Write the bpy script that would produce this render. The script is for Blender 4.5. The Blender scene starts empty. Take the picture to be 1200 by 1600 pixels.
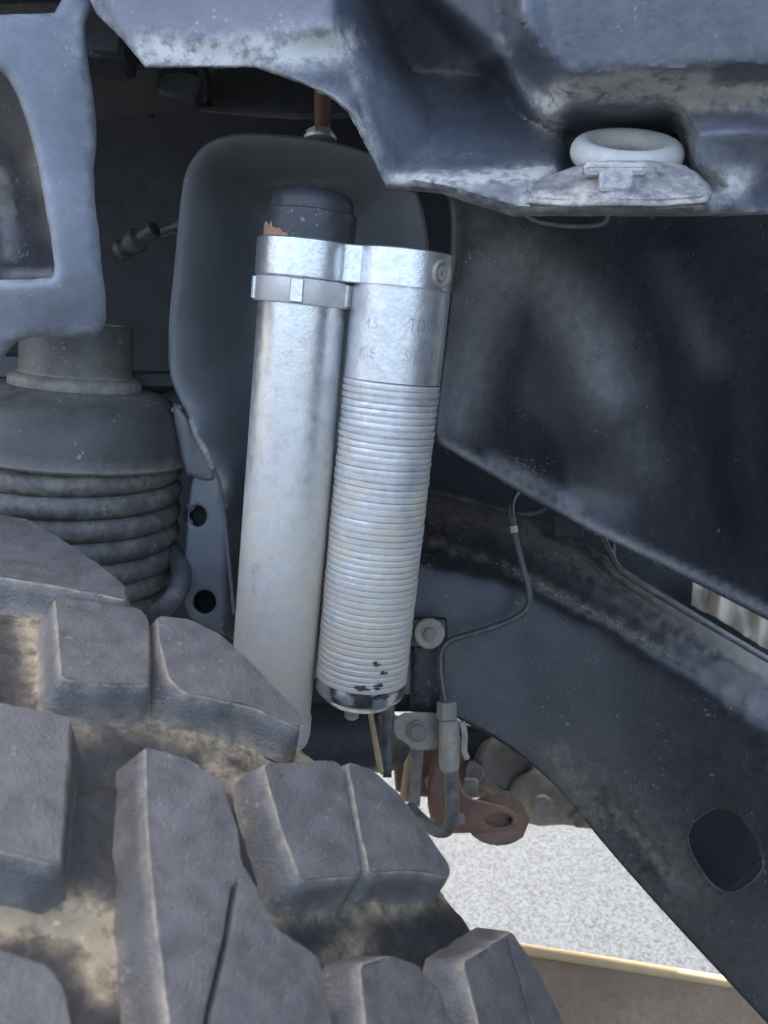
import bpy, math, random
import numpy as np
from mathutils import Vector, noise
from mathutils.geometry import delaunay_2d_cdt

random.seed(7)
scene = bpy.context.scene
COL = scene.collection

# ------------------------------------------------------------------ camera
H = 1.0223
PITCH = math.radians(16)
FPX = 800 / math.tan(math.radians(30))
cam_d = bpy.data.cameras.new("camera")
cam = bpy.data.objects.new("camera", cam_d)
COL.objects.link(cam)
cam.location = (0, 0, H)
cam.rotation_euler = (math.radians(90) - PITCH, 0, 0)
cam_d.sensor_fit = 'VERTICAL'
cam_d.sensor_height = 24
cam_d.lens = 12 / math.tan(math.radians(30))
cam_d.clip_start = 0.01
cam_d.clip_end = 500
cam_d.dof.use_dof = True
cam_d.dof.focus_distance = 0.62
cam_d.dof.aperture_fstop = 7.5
scene.camera = cam

# ------------------------------------------------------------------ light
SUN_EL, SUN_AZ = math.radians(45), math.radians(-28)     # azimuth from +Y towards +X
sun_dir = Vector((math.sin(SUN_AZ) * math.cos(SUN_EL), math.cos(SUN_AZ) * math.cos(SUN_EL), math.sin(SUN_EL)))
world = bpy.data.worlds.new("World")
scene.world = world
world.use_nodes = True
wn = world.node_tree
wn.nodes.clear()
sky = wn.nodes.new('ShaderNodeTexSky')
sky.sky_type = 'NISHITA'
sky.sun_disc = False
sky.sun_elevation = SUN_EL
sky.sun_rotation = SUN_AZ
sky.air_density = 1.0
sky.dust_density = 7.0
sky.ozone_density = 0.4
bg = wn.nodes.new('ShaderNodeBackground')
bg.inputs['Strength'].default_value = 0.15
wo = wn.nodes.new('ShaderNodeOutputWorld')
wn.links.new(sky.outputs[0], bg.inputs['Color'])
wn.links.new(bg.outputs[0], wo.inputs['Surface'])
sl = bpy.data.lights.new("sun", 'SUN')
sl.energy = 2.0
sl.angle = math.radians(0.5)
sl.color = (1.0, 0.95, 0.88)
so = bpy.data.objects.new("sun", sl)
COL.objects.link(so)
so.rotation_euler = sun_dir.to_track_quat('Z', 'Y').to_euler()
so.location = sun_dir * 5
scene.view_settings.view_transform = 'Standard'
scene.view_settings.look = 'None'
scene.view_settings.gamma = 1
scene.view_settings.exposure = 2.6
scene.cycles.max_bounces = 8
scene.cycles.use_denoising = True

# ------------------------------------------------------------------ helpers
CP, SP = math.cos(PITCH), math.sin(PITCH)
RIGHT = np.array([1.0, 0, 0])
UPV = np.array([0, SP, CP])
FWD = np.array([0, CP, -SP])
CAMP = np.array([0, 0, H])


def P(px, py, d):
    return CAMP + d * (FWD + RIGHT * ((px - 600) / FPX) + UPV * ((800 - py) / FPX))


def Pn(arr):
    a = np.asarray(arr, float)
    d = a[:, 2:3]
    return CAMP + d * (FWD + RIGHT * ((a[:, :1] - 600) / FPX) + UPV * ((800 - a[:, 1:2]) / FPX))


def unit(v):
    v = np.asarray(v, float)
    return v / np.linalg.norm(v)


def thing(name, label, cat, loc=(0, 0, 0), group=None):
    o = bpy.data.objects.new(name, None)
    o.empty_display_size = 0.05
    COL.objects.link(o)
    o.location = tuple(float(c) for c in loc)
    o['label'] = label
    o['category'] = cat
    if group:
        o['group'] = group
    return o


def tag(o, label=None, cat=None, group=None, kind=None):
    if label: o['label'] = label
    if cat: o['category'] = cat
    if group: o['group'] = group
    if kind: o['kind'] = kind
    return o


class MB:
    def __init__(s):
        s.v = []; s.f = []; s.a = []

    def add(s, verts, faces, attr=0.0):
        b = len(s.v)
        s.v += [tuple(float(c) for c in p) for p in verts]
        s.f += [tuple(b + i for i in f) for f in faces]
        if np.ndim(attr) == 0:
            s.a += [float(attr)] * len(verts)
        else:
            s.a += [float(x) for x in attr]
        return b

    def box(s, c, ax, h, bev=0.0):
        """box at c, axes rows ax, half sizes h, chamfered by bev"""
        c = np.asarray(c, float); ax = np.asarray(ax, float)
        hx, hy, hz = h
        b = min(bev, hx * .9, hy * .9, hz * .9)
        if b <= 0:
            pts = [(x, y, z) for z in (-hz, hz) for y in (-hy, hy) for x in (-hx, hx)]
            s.add([c + np.array(p) @ ax for p in pts],
                  [(0, 2, 3, 1), (4, 5, 7, 6), (0, 1, 5, 4), (2, 6, 7, 3), (0, 4, 6, 2), (1, 3, 7, 5)])
            return
        lay = []
        for (z, i) in ((-hz, b), (-hz + b, 0), (hz - b, 0), (hz, b)):
            X, Y = hx - i, hy - i
            lay.append([(-X + b, -Y, z), (X - b, -Y, z), (X, -Y + b, z), (X, Y - b, z), (X - b, Y, z), (-X + b, Y, z), (-X, Y - b, z), (-X, -Y + b, z)])
        pts = [c + np.array(p) @ ax for l in lay for p in l]
        fs = [tuple(range(7, -1, -1)), tuple(range(24, 32))]
        for k in range(3):
            for i in range(8):
                j = (i + 1) % 8
                fs.append((k * 8 + i, k * 8 + j, k * 8 + 8 + j, k * 8 + 8 + i))
        s.add(pts, fs)

    def lathe(s, o, ax, prof, n=48, attr=None, jit=0.0, cap=True, a0=0, a1=2 * math.pi):
        """prof: (r, h) list; ax rows x,y,z with z the axis"""
        o = np.asarray(o, float); ax = np.asarray(ax, float)
        full = abs(a1 - a0 - 2 * math.pi) < 1e-6
        m = n if full else n + 1
        vs = []; at = []
        for k, (r, h) in enumerate(prof):
            for i in range(m):
                t = a0 + (a1 - a0) * i / n
                rr = r + (noise.noise((math.cos(t) * 3, math.sin(t) * 3, h * 60)) * jit if jit else 0)
                vs.append(o + ax[0] * rr * math.cos(t) + ax[1] * rr * math.sin(t) + ax[2] * h)
                at.append(attr[k] if attr is not None else 0)
        fs = []
        for k in range(len(prof) - 1):
            for i in range(n):
                j = (i + 1) % m if full else i + 1
                fs.append((k * m + i, k * m + j, (k + 1) * m + j, (k + 1) * m + i))
        if cap and full:
            if prof[0][0] > 1e-6: fs.append(tuple(range(m - 1, -1, -1)))
            if prof[-1][0] > 1e-6: fs.append(tuple((len(prof) - 1) * m + i for i in range(m)))
        s.add(vs, fs, at)

    def tube(s, path, r, n=12, attr=0.0, closed=False, flat=None):
        path = [np.asarray(p, float) for p in path]
        N = len(path)
        rs = r if np.ndim(r) else [r] * N
        vs = []
        up = None
        for i, p in enumerate(path):
            if closed:
                t = unit(path[(i + 1) % N] - path[i - 1])
            else:
                t = unit(path[min(i + 1, N - 1)] - path[max(i - 1, 0)])
            if up is None:
                up = np.array([0, 0, 1.0]) if abs(t[2]) < .9 else np.array([1.0, 0, 0])
            u = unit(np.cross(t, np.cross(up, t)) if True else up)
            up = u
            w = np.cross(t, u)
            for k in range(n):
                a = 2 * math.pi * k / n
                vs.append(p + rs[i] * (u * math.cos(a) * (flat or 1) + w * math.sin(a)))
        fs = []
        for i in range(N if closed else N - 1):
            i2 = (i + 1) % N
            for k in range(n):
                k2 = (k + 1) % n
                fs.append((i * n + k, i * n + k2, i2 * n + k2, i2 * n + k))
        if not closed:
            fs.append(tuple(range(n - 1, -1, -1)))
            fs.append(tuple((N - 1) * n + k for k in range(n)))
        s.add(vs, fs, attr)

    def prism(s, pts2, o, ax, z0, z1, bev=0.0):
        """extrude the ccw 2-D outline pts2 along ax[2]"""
        o = np.asarray(o, float); ax = np.asarray(ax, float)
        pts = np.asarray(pts2, float)
        n = len(pts)
        e = np.roll(pts, -1, 0) - pts
        nn = np.stack([e[:, 1], -e[:, 0]], 1); nn /= np.maximum(np.linalg.norm(nn, axis=1, keepdims=True), 1e-9)
        vn = nn + np.roll(nn, 1, 0); vn /= np.maximum(np.linalg.norm(vn, axis=1, keepdims=True), 1e-9)
        lay = [(z0, bev), (z0 + bev, 0), (z1 - bev, 0), (z1, bev)] if bev else [(z0, 0), (z1, 0)]
        vs = []
        for z, i in lay:
            q = pts - vn * i
            vs += [o + ax[0] * x + ax[1] * y + ax[2] * z for x, y in q]
        fs = [tuple(range(n - 1, -1, -1)), tuple((len(lay) - 1) * n + i for i in range(n))]
        for k in range(len(lay) - 1):
            for i in range(n):
                j = (i + 1) % n
                fs.append((k * n + i, k * n + j, (k + 1) * n + j, (k + 1) * n + i))
        s.add(vs, fs)

    def build(s, name, m, parent=None, sharp=35, smooth=True):
        me = bpy.data.meshes.new(name)
        loc = np.array(parent_loc(parent))
        me.from_pydata([tuple(np.array(v) - loc) for v in s.v], [], s.f)
        me.materials.append(m)
        at = me.attributes.new('dust_sheen', 'FLOAT', 'POINT')
        at.data.foreach_set('value', s.a)
        if smooth:
            me.shade_smooth()
            me.set_sharp_from_angle(angle=math.radians(sharp))
        me.update()
        o = bpy.data.objects.new(name, me)
        COL.objects.link(o)
        if parent: o.parent = parent
        return o


def parent_loc(p):
    l = np.zeros(3)
    while p is not None:
        l += np.array(p.location); p = p.parent
    return l


def frame_from_z(z, xhint=(1, 0, 0)):
    z = unit(z); x = np.asarray(xhint, float); x = unit(x - z * np.dot(x, z))
    return np.array([x, np.cross(z, x), z])


def seg_dist(pts, poly, closed=False):
    pts = np.asarray(pts, float); poly = np.asarray(poly, float)
    n = len(poly)
    best = np.full(len(pts), 1e9)
    for i in range(n if closed else n - 1):
        a = poly[i]; b = poly[(i + 1) % n]; ab = b - a
        t = np.clip(((pts - a) @ ab) / max(ab @ ab, 1e-9), 0, 1)
        best = np.minimum(best, np.linalg.norm(pts - (a + t[:, None] * ab), axis=1))
    return best


def inside(pts, poly):
    pts = np.asarray(pts, float); poly = np.asarray(poly, float)
    r = np.zeros(len(pts), bool)
    x, y = pts[:, 0], pts[:, 1]
    for i in range(len(poly)):
        x1, y1 = poly[i - 1]; x2, y2 = poly[i]
        c = (y1 > y) != (y2 > y)
        if y1 != y2:
            r ^= c & (x < (x2 - x1) * (y - y1) / (y2 - y1) + x1)
    return r


def resample(poly, step, closed=True):
    poly = np.asarray(poly, float); out = []
    n = len(poly)
    for i in range(n if closed else n - 1):
        a, b = poly[i], poly[(i + 1) % n]
        k = max(1, int(round(np.linalg.norm(b - a) / step)))
        for j in range(k): out.append(a + (b - a) * j / k)
    if not closed: out.append(poly[-1])
    return np.array(out)


def chaikin(poly, it=2, closed=True):
    p = np.asarray(poly, float)
    for _ in range(it):
        if closed:
            q = np.roll(p, -1, 0)
            p = np.stack([p * .75 + q * .25, p * .25 + q * .75], 1).reshape(-1, p.shape[1])
        else:
            a, b = p[:-1], p[1:]
            mid = np.stack([a * .75 + b * .25, a * .25 + b * .75], 1).reshape(-1, p.shape[1])
            p = np.vstack([p[:1], mid, p[-1:]])
    return p


def tps(ctrl):
    c = np.asarray(ctrl, float); n = len(c); s = 300.0
    X = c[:, :2] / s
    def U(r): return np.where(r > 1e-9, r * r * np.log(np.maximum(r, 1e-9)), 0)
    K = U(np.linalg.norm(X[:, None] - X[None], axis=2)) + np.eye(n) * 1e-4
    Pm = np.hstack([np.ones((n, 1)), X])
    A = np.block([[K, Pm], [Pm.T, np.zeros((3, 3))]])
    w = np.linalg.solve(A, np.concatenate([c[:, 2], np.zeros(3)]))
    def f(p):
        p = np.asarray(p, float) / s
        return U(np.linalg.norm(p[:, None] - X[None], axis=2)) @ w[:n] + w[n] + p @ w[n + 1:]
    return f


def facets(V, F):
    """piecewise linear depth from named control points V and polygons F"""
    tris = []
    for f in F:
        for i in range(1, len(f) - 1):
            tris.append([V[f[0]], V[f[i]], V[f[i + 1]]])
    T = np.array(tris, float)
    allv = np.array(list(V.values()), float)
    def fn(p):
        p = np.asarray(p, float)
        out = np.full(len(p), np.nan); best = np.full(len(p), -1e9)
        for t in T:
            a, b, c = t[:, :2]
            den = (b[1] - c[1]) * (a[0] - c[0]) + (c[0] - b[0]) * (a[1] - c[1])
            if abs(den) < 1e-6: continue
            l1 = ((b[1] - c[1]) * (p[:, 0] - c[0]) + (c[0] - b[0]) * (p[:, 1] - c[1])) / den
            l2 = ((c[1] - a[1]) * (p[:, 0] - c[0]) + (a[0] - c[0]) * (p[:, 1] - c[1])) / den
            l3 = 1 - l1 - l2
            m = np.minimum(np.minimum(l1, l2), l3)
            u = (m > best)
            k1, k2, k3 = (np.clip(l, 0, 1) for l in (l1, l2, l3)); sm = k1 + k2 + k3
            val = (k1 * t[0, 2] + k2 * t[1, 2] + k3 * t[2, 2]) / sm
            out = np.where(u, val, out); best = np.maximum(best, m)
        return out
    return fn


def fbm(p, sc, oc=4):
    return noise.fractal(Vector(p) * sc, 1.0, 2.0, oc)


def sheet(name, m, outline, depth, parent=None, step=12, thick=0.003, rim=8, rim_d=0.004, creases=(), holes=(),
          dust_sheen=(), smooth_it=0, rough=0.0, rough_sc=60, sharp=50, edge_dust=0.0, bumps=(), smooth_pin=0.0):
    """a formed sheet: outline in picture pixels gives its shape, depth() its distance; it gets thickness and rolled rims"""
    ol = resample(outline, step * .7)
    hl = [resample(h, step * .6) for h in holes]
    pts = [ol] + hl
    edges = []; b = 0
    for q in pts:
        n = len(q); edges += [(b + i, b + (i + 1) % n) for i in range(n)]; b += n
    for c in creases:
        q = resample(c, step * .7, closed=False)
        q = q[inside(q, outline) & (seg_dist(q, ol, True) > 2)]
        if len(q) > 1:
            pts.append(q); edges += [(b + i, b + i + 1) for i in range(len(q) - 1)]; b += len(q)
    base = np.vstack(pts)
    x0, y0 = base.min(0); x1, y1 = base.max(0)
    cand = []
    for k, yy in enumerate(np.arange(y0, y1, step * .87)):
        xs = np.arange(x0 + (k % 2) * step / 2, x1, step)
        cand.append(np.stack([xs, np.full(len(xs), yy)], 1))
    cand = np.vstack(cand)
    rings = []
    if rim > 0:
        for q in [ol] + hl:
            tn = np.roll(q, -1, 0) - np.roll(q, 1, 0)
            nn = np.stack([tn[:, 1], -tn[:, 0]], 1); nn /= np.maximum(np.linalg.norm(nn, axis=1, keepdims=True), 1e-9)
            for o_ in (.25, .6, 1.0):
                for s_ in (1, -1):
                    rings.append((q + nn * s_ * rim * o_, rim * o_ * .8))
    def valid(q, mind):
        ok = inside(q, outline)
        for h in holes: ok &= ~inside(q, h)
        d = seg_dist(q, outline, True)
        for h in holes: d = np.minimum(d, seg_dist(q, h, True))
        return q[ok & (d > mind)]
    extra = [valid(q, md) for q, md in rings]
    g = valid(cand, max(rim * 1.15, step * .45))
    for c in creases:
        g = g[seg_dist(g, np.asarray(c)) > step * .4]
    allp = np.vstack([base] + extra + [g])
    res = delaunay_2d_cdt([Vector((float(a), float(bb))) for a, bb in allp], edges, [], 0, 0.05)
    v2 = np.array([(v.x, v.y) for v in res[0]])
    tri = np.array([f for f in res[2] if len(f) == 3])
    cen = v2[tri].mean(1)
    ok = inside(cen, outline)
    for h in holes: ok &= ~inside(cen, h)
    tri = tri[ok]
    e1 = v2[tri[:, 1]] - v2[tri[:, 0]]; e2 = v2[tri[:, 2]] - v2[tri[:, 0]]
    fl = (e1[:, 0] * e2[:, 1] - e1[:, 1] * e2[:, 0]) > 0      # wind so normals face the viewer side
    tri[fl] = tri[fl][:, ::-1]
    used = np.unique(tri); mp = -np.ones(len(v2), int); mp[used] = np.arange(len(used))
    v2 = v2[used]; tri = mp[tri]
    D = depth(v2)
    E = np.vstack([tri[:, [0, 1]], tri[:, [1, 2]], tri[:, [2, 0]]])
    for _ in range(smooth_it):
        s_ = np.zeros(len(v2)); c_ = np.zeros(len(v2))
        np.add.at(s_, E[:, 0], D[E[:, 1]]); np.add.at(c_, E[:, 0], 1)
        D = .4 * D + .6 * s_ / np.maximum(c_, 1)
    de = seg_dist(v2, outline, True)
    for h in holes: de = np.minimum(de, seg_dist(v2, h, True))
    if rim > 0:
        t = np.clip(de / rim, 0, 1)
        D = D + rim_d * (1 - np.sqrt(np.maximum(0, 1 - (1 - t) ** 2)))
    for poly, w, amp in bumps:
        d_ = seg_dist(v2, np.asarray(poly, float)); D = D - amp * np.exp(-(d_ / w) ** 2)
    X = Pn(np.hstack([v2, D[:, None]]))
    at = np.zeros(len(v2))
    for poly, w, s_ in dust_sheen:
        d_ = seg_dist(v2, np.asarray(poly, float)) if len(poly) > 1 else np.linalg.norm(v2 - np.asarray(poly[0]), axis=1)
        at = np.maximum(at, s_ * np.exp(-(d_ / w) ** 2))
    if edge_dust:
        at = np.maximum(at, edge_dust * np.exp(-(de / 9) ** 2))
    # thickness
    fn = np.cross(X[tri[:, 1]] - X[tri[:, 0]], X[tri[:, 2]] - X[tri[:, 0]])
    vn = np.zeros_like(X)
    for k in range(3): np.add.at(vn, tri[:, k], fn)
    vn /= np.maximum(np.linalg.norm(vn, axis=1, keepdims=True), 1e-12)
    if rough:
        nz = np.array([fbm(p, rough_sc) for p in X]) * rough * (0.25 + at)
        X = X + vn * nz[:, None]
    Xb = X - vn * thick
    es = {}
    for a, b_, c in tri:
        for u, w in ((a, b_), (b_, c), (c, a)): es[(u, w)] = es.get((u, w), 0) + 1
    n = len(X)
    faces = [tuple(t) for t in tri] + [tuple(t[::-1] + n) for t in tri]
    faces += [(w, u, u + n, w + n) for (u, w) in es if (w, u) not in es]
    mb = MB(); mb.add(np.vstack([X, Xb]), faces, np.concatenate([at, at]))
    return mb.build(name, m, parent, sharp=sharp)


# ------------------------------------------------------------------ materials
def mat(name, col, rough=.5, metal=0.0, dcol=(.40, .35, .28), film=0.0, film_sc=6, var=.15, var_sc=20, speck=0.0,
        speck_sc=180, bump=.15, bump_sc=250, attr=1.0, spec=.5, rust=0.0, rust_col=(.30, .12, .05), aniso=None, grime=0.0, turned=False, crisp=1.0):
    m = bpy.data.materials.new(name)
    m.use_nodes = True
    nt = m.node_tree; N = nt.nodes; L = nt.links
    b = N['Principled BSDF']
    tc = N.new('ShaderNodeTexCoord')
    src = tc.outputs['Object']
    if aniso:
        mp = N.new('ShaderNodeMapping'); mp.inputs['Scale'].default_value = aniso
        L.new(src, mp.inputs['Vector']); src2 = mp.outputs[0]
    else: src2 = src

    def nz(sc, det=6, ro=.6, s=src):
        n = N.new('ShaderNodeTexNoise'); n.inputs['Scale'].default_value = sc
        n.inputs['Detail'].default_value = det; n.inputs['Roughness'].default_value = ro
        L.new(s, n.inputs['Vector']); return n.outputs['Fac']

    def ramp(v, a, bb, lo=0., hi=1.):
        r = N.new('ShaderNodeMapRange'); r.inputs[1].default_value = a; r.inputs[2].default_value = bb
        r.inputs[3].default_value = lo; r.inputs[4].default_value = hi
        L.new(v, r.inputs[0]); return r.outputs[0]

    def math_(op, a, bb, clamp=False):
        q = N.new('ShaderNodeMath'); q.operation = op; q.use_clamp = clamp
        for i, x in enumerate((a, bb)):
            if isinstance(x, (int, float)): q.inputs[i].default_value = x
            else: L.new(x, q.inputs[i])
        return q.outputs[0]

    def mix(f, a, bb):
        q = N.new('ShaderNodeMix'); q.data_type = 'RGBA'
        for i, x in ((0, f), (6, a), (7, bb)):
            if isinstance(x, (int, float)): q.inputs[i].default_value = x
            elif isinstance(x, tuple): q.inputs[i].default_value = (*x, 1)
            else: L.new(x, q.inputs[i])
        return q.outputs[2]
    v = ramp(nz(var_sc), .3, .7)
    base = mix(v, tuple(c * (1 - var) for c in col), tuple(min(1, c * (1 + var)) for c in col))
    if grime:
        gq = math_('MULTIPLY', ramp(nz(var_sc * 2.3, 8, .7), .48, .62), grime)
        base = mix(gq, base, tuple(c * .35 for c in col))
    if rust:
        rf = math_('MULTIPLY', ramp(nz(35, 8, .7), .5 - rust * .2, .62 - rust * .2), min(1, rust * 1.5))
        base = mix(rf, base, rust_col)
    a = N.new('ShaderNodeAttribute'); a.attribute_name = 'dust_sheen'
    big = nz(film_sc, 7, .65, src2)
    fine = nz(120, 8, .75)
    # dust: painted amount broken up by noise + thin film
    brk = math_('ADD', ramp(fine, .5 - .25 / (1 + crisp), .5 + .25 / (1 + crisp), .4 - .35 * crisp, 1.0 + .2 * crisp), math_('MULTIPLY', ramp(big, .3, .7), .5))
    f1 = math_('MULTIPLY', math_('MULTIPLY', a.outputs['Fac'], attr), brk)
    f2 = math_('MULTIPLY', math_('MULTIPLY', ramp(big, .3, .75), ramp(fine, .5 - .3 / (1 + crisp), .5 + .2 / (1 + crisp), .5 - .4 * crisp, 1 + .2 * crisp)), film)
    f = math_('ADD', f1, f2, True)
    colr = mix(f, base, dcol)
    if speck:
        vo = N.new('ShaderNodeTexVoronoi'); vo.inputs['Scale'].default_value = speck_sc
        L.new(src, vo.inputs['Vector'])
        sz = ramp(nz(40, 3), .45, .75, 0.0, .30)
        q = N.new('ShaderNodeMath'); q.operation = 'LESS_THAN'
        L.new(vo.outputs['Distance'], q.inputs[0]); L.new(sz, q.inputs[1])
        colr = mix(math_('MULTIPLY', q.outputs[0], speck), colr, (.5, .48, .44))
    L.new(colr, b.inputs['Base Color'])
    rr = math_('ADD', ramp(nz(var_sc * 3), .3, .7, rough * .85, rough * 1.15), math_('MULTIPLY', f, max(0, .9 - rough)), True)
    L.new(rr, b.inputs['Roughness'])
    if metal:
        L.new(math_('MULTIPLY', math_('SUBTRACT', 1.0, f, True), metal), b.inputs['Metallic'])
    if turned:
        b.inputs['Anisotropic'].default_value = .6
        tg = N.new('ShaderNodeTangent'); tg.direction_type = 'RADIAL'; tg.axis = 'Z'; L.new(tg.outputs[0], b.inputs['Tangent'])
    b.inputs['Specular IOR Level'].default_value = spec
    bp = N.new('ShaderNodeBump'); bp.inputs['Strength'].default_value = bump; bp.inputs['Distance'].default_value = .002
    L.new(math_('ADD', nz(bump_sc, 5, .6, src2), math_('MULTIPLY', f1, .8)), bp.inputs['Height'])
    L.new(bp.outputs[0], b.inputs['Normal'])
    return m


DUST = (.36, .33, .29)
TAN = (.62, .49, .31)
M = {}
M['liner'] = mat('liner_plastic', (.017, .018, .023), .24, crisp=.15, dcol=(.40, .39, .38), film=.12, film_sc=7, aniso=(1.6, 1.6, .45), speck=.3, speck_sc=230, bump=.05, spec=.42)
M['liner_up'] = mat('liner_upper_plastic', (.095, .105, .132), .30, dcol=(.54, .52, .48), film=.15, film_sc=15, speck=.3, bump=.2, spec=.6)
M['shelf'] = mat('dusty_shelf', (.09, .095, .11), .55, dcol=(.50, .47, .42), film=1.1, film_sc=26, aniso=(.6, 1.5, 3.0), bump=.5, bump_sc=160)
M['tray'] = mat('tray_plastic', (.065, .07, .082), .5, film=.15)
M['bracket'] = mat('grey_plastic', (.16, .172, .198), .42, dcol=(.42, .43, .45), film=.30, film_sc=10, speck=.4, bump=.15, spec=.6)
M['tower'] = mat('satin_black_paint', (.15, .157, .165), .45, dcol=(.34, .33, .31), film=.2, film_sc=7, speck=.12, bump=.08)
M['frame'] = mat('frame_paint', (.026, .025, .027), .3, dcol=(.36, .30, .22), film=.09, film_sc=5, speck=.25, bump=.12, spec=.4)
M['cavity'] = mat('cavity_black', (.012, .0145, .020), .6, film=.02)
M['darkpart'] = mat('dark_part', (.028, .03, .036), .45, film=.12, speck=.2)
M['alu'] = mat('dusty_aluminium', (.78, .80, .83), .22, .97, dcol=(.60, .51, .38), film=.16, film_sc=9, var=.12, var_sc=60, speck=.0, bump=.10, bump_sc=400, grime=.24, crisp=.4)
M['alu2'] = mat('cast_aluminium', (.78, .80, .83), .29, .95, dcol=(.60, .52, .40), film=.16, film_sc=22, var=.12, var_sc=70, bump=.14, bump_sc=350, grime=.22, crisp=.4)
M['chrome'] = mat('chrome', (.62, .64, .68), .14, 1.0, film=.25, film_sc=40, grime=.4, bump=.05)
M['zinc'] = mat('zinc', (.62, .64, .66), .35, .8, dcol=(.5, .46, .38), film=.4, film_sc=60)
M['perch'] = mat('perch_paint', (.036, .036, .036), .38, dcol=(.36, .33, .27), crisp=.5, film=.12, film_sc=9, speck=.35, bump=.2)
M['coil'] = mat('coil_paint', (.06, .058, .056), .5, dcol=(.36, .32, .27), film=.85, film_sc=14, speck=.3, bump=.25)
M['rubber'] = mat('tread_rubber', (.096, .096, .096), .36, dcol=(.40, .335, .25), film=.12, film_sc=22, speck=.22, speck_sc=140, bump=.6, bump_sc=700, spec=.5, var=.35, var_sc=75)
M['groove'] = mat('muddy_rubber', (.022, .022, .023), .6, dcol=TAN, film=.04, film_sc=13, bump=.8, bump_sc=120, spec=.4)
M['rust'] = mat('rusty_steel', (.25, .135, .09), .75, .0, dcol=(.40, .32, .24), film=.4, film_sc=20, var=.3, bump=.4, rust=.5, rust_col=(.24, .13, .09))
M['tansteel'] = mat('dusty_steel', (.33, .31, .27), .6, .3, dcol=(.50, .44, .34), film=.6, film_sc=25, bump=.3)
M['greysteel'] = mat('grey_cast_iron', (.25, .215, .185), .65, .0, dcol=(.42, .36, .29), film=.6, film_sc=15, bump=.4)
M['line'] = mat('hard_line', (.10, .105, .11), .35, .6, film=.3, film_sc=30)
M['white'] = mat('white_plastic', (.60, .60, .57), .45, dcol=(.40, .36, .30), film=.4, film_sc=30, bump=.1)
M['stud'] = mat('stud_rust', (.26, .13, .10), .8, film=.1, var=.3, bump=.4)
M['cap'] = mat('cap_black', (.040, .043, .052), .42, film=.15, speck=.3, bump=.15, bump_sc=120)
M['shield'] = mat('heat_shield', (.45, .40, .32), .45, .5, dcol=(.5, .43, .33), film=.5, film_sc=20)
M['arm'] = mat('arm_paint', (.20, .12, .07), .65, dcol=(.40, .30, .19), film=.7, film_sc=6, bump=.3, speck=.3)
M['rod'] = mat('tan_strap', (.52, .36, .17), .6, dcol=(.5, .42, .3), film=.5)
M['groovemud'] = mat('tan_mud', (.36, .28, .18), .9, film=.4, dcol=(.20, .16, .12), bump=.7, bump_sc=90, var=.3)
M['hose'] = mat('hose_rubber', (.06, .06, .065), .5, film=.35, film_sc=40)


def ground_mat():
    m = bpy.data.materials.new('pale_gravel'); m.use_nodes = True
    nt = m.node_tree; N = nt.nodes; L = nt.links; b = N['Principled BSDF']
    tc = N.new('ShaderNodeTexCoord')
    vo = N.new('ShaderNodeTexVoronoi'); vo.inputs['Scale'].default_value = 290; L.new(tc.outputs['Object'], vo.inputs['Vector'])
    n = N.new('ShaderNodeTexNoise'); n.inputs['Scale'].default_value = 60; n.inputs['Detail'].default_value = 8; n.inputs['Roughness'].default_value = .75
    L.new(tc.outputs['Object'], n.inputs['Vector'])
    sep = N.new('ShaderNodeSeparateColor'); L.new(vo.outputs['Color'], sep.inputs[0])
    mx = N.new('ShaderNodeMath'); mx.operation = 'ADD'; L.new(sep.outputs[0], mx.inputs[0]); L.new(n.outputs['Fac'], mx.inputs[1])
    r = N.new('ShaderNodeValToRGB')
    r.color_ramp.elements[0].position = .3; r.color_ramp.elements[0].color = (.017, .022, .027, 1)
    r.color_ramp.elements[1].position = 1.3 / 1.5; r.color_ramp.elements[1].color = (.058, .070, .081, 1)
    dv = N.new('ShaderNodeMath'); dv.operation = 'DIVIDE'; dv.inputs[1].default_value = 1.5
    L.new(mx.outputs[0], dv.inputs[0]); L.new(dv.outputs[0], r.inputs[0]); L.new(r.outputs[0], b.inputs['Base Color'])
    b.inputs['Roughness'].default_value = .85
    bp = N.new('ShaderNodeBump'); bp.inputs['Strength'].default_value = .5; bp.inputs['Distance'].default_value = .004
    L.new(mx.outputs[0], bp.inputs['Height']); L.new(bp.outputs[0], b.inputs['Normal'])
    return m


# ------------------------------------------------------------------ setting: ground
g = MB()
g.add([(-60, -60, 0), (60, -60, 0), (60, 60, 0), (-60, 60, 0)], [(0, 1, 2, 3)])
tag(g.build('ground', ground_mat()), kind='structure')

# ------------------------------------------------------------------ black inner wing behind everything, extended out of view to block the sun
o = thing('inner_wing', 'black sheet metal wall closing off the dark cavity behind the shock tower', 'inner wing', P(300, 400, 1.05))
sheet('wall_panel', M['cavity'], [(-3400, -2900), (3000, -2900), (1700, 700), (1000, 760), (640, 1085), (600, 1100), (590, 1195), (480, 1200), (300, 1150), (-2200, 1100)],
      lambda p: 1.06 / (CP + (800 - p[:, 1]) / FPX * SP) + 0.01 * np.sin(p[:, 0] / 130), o, step=60, thick=.004, rim=0)

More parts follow.
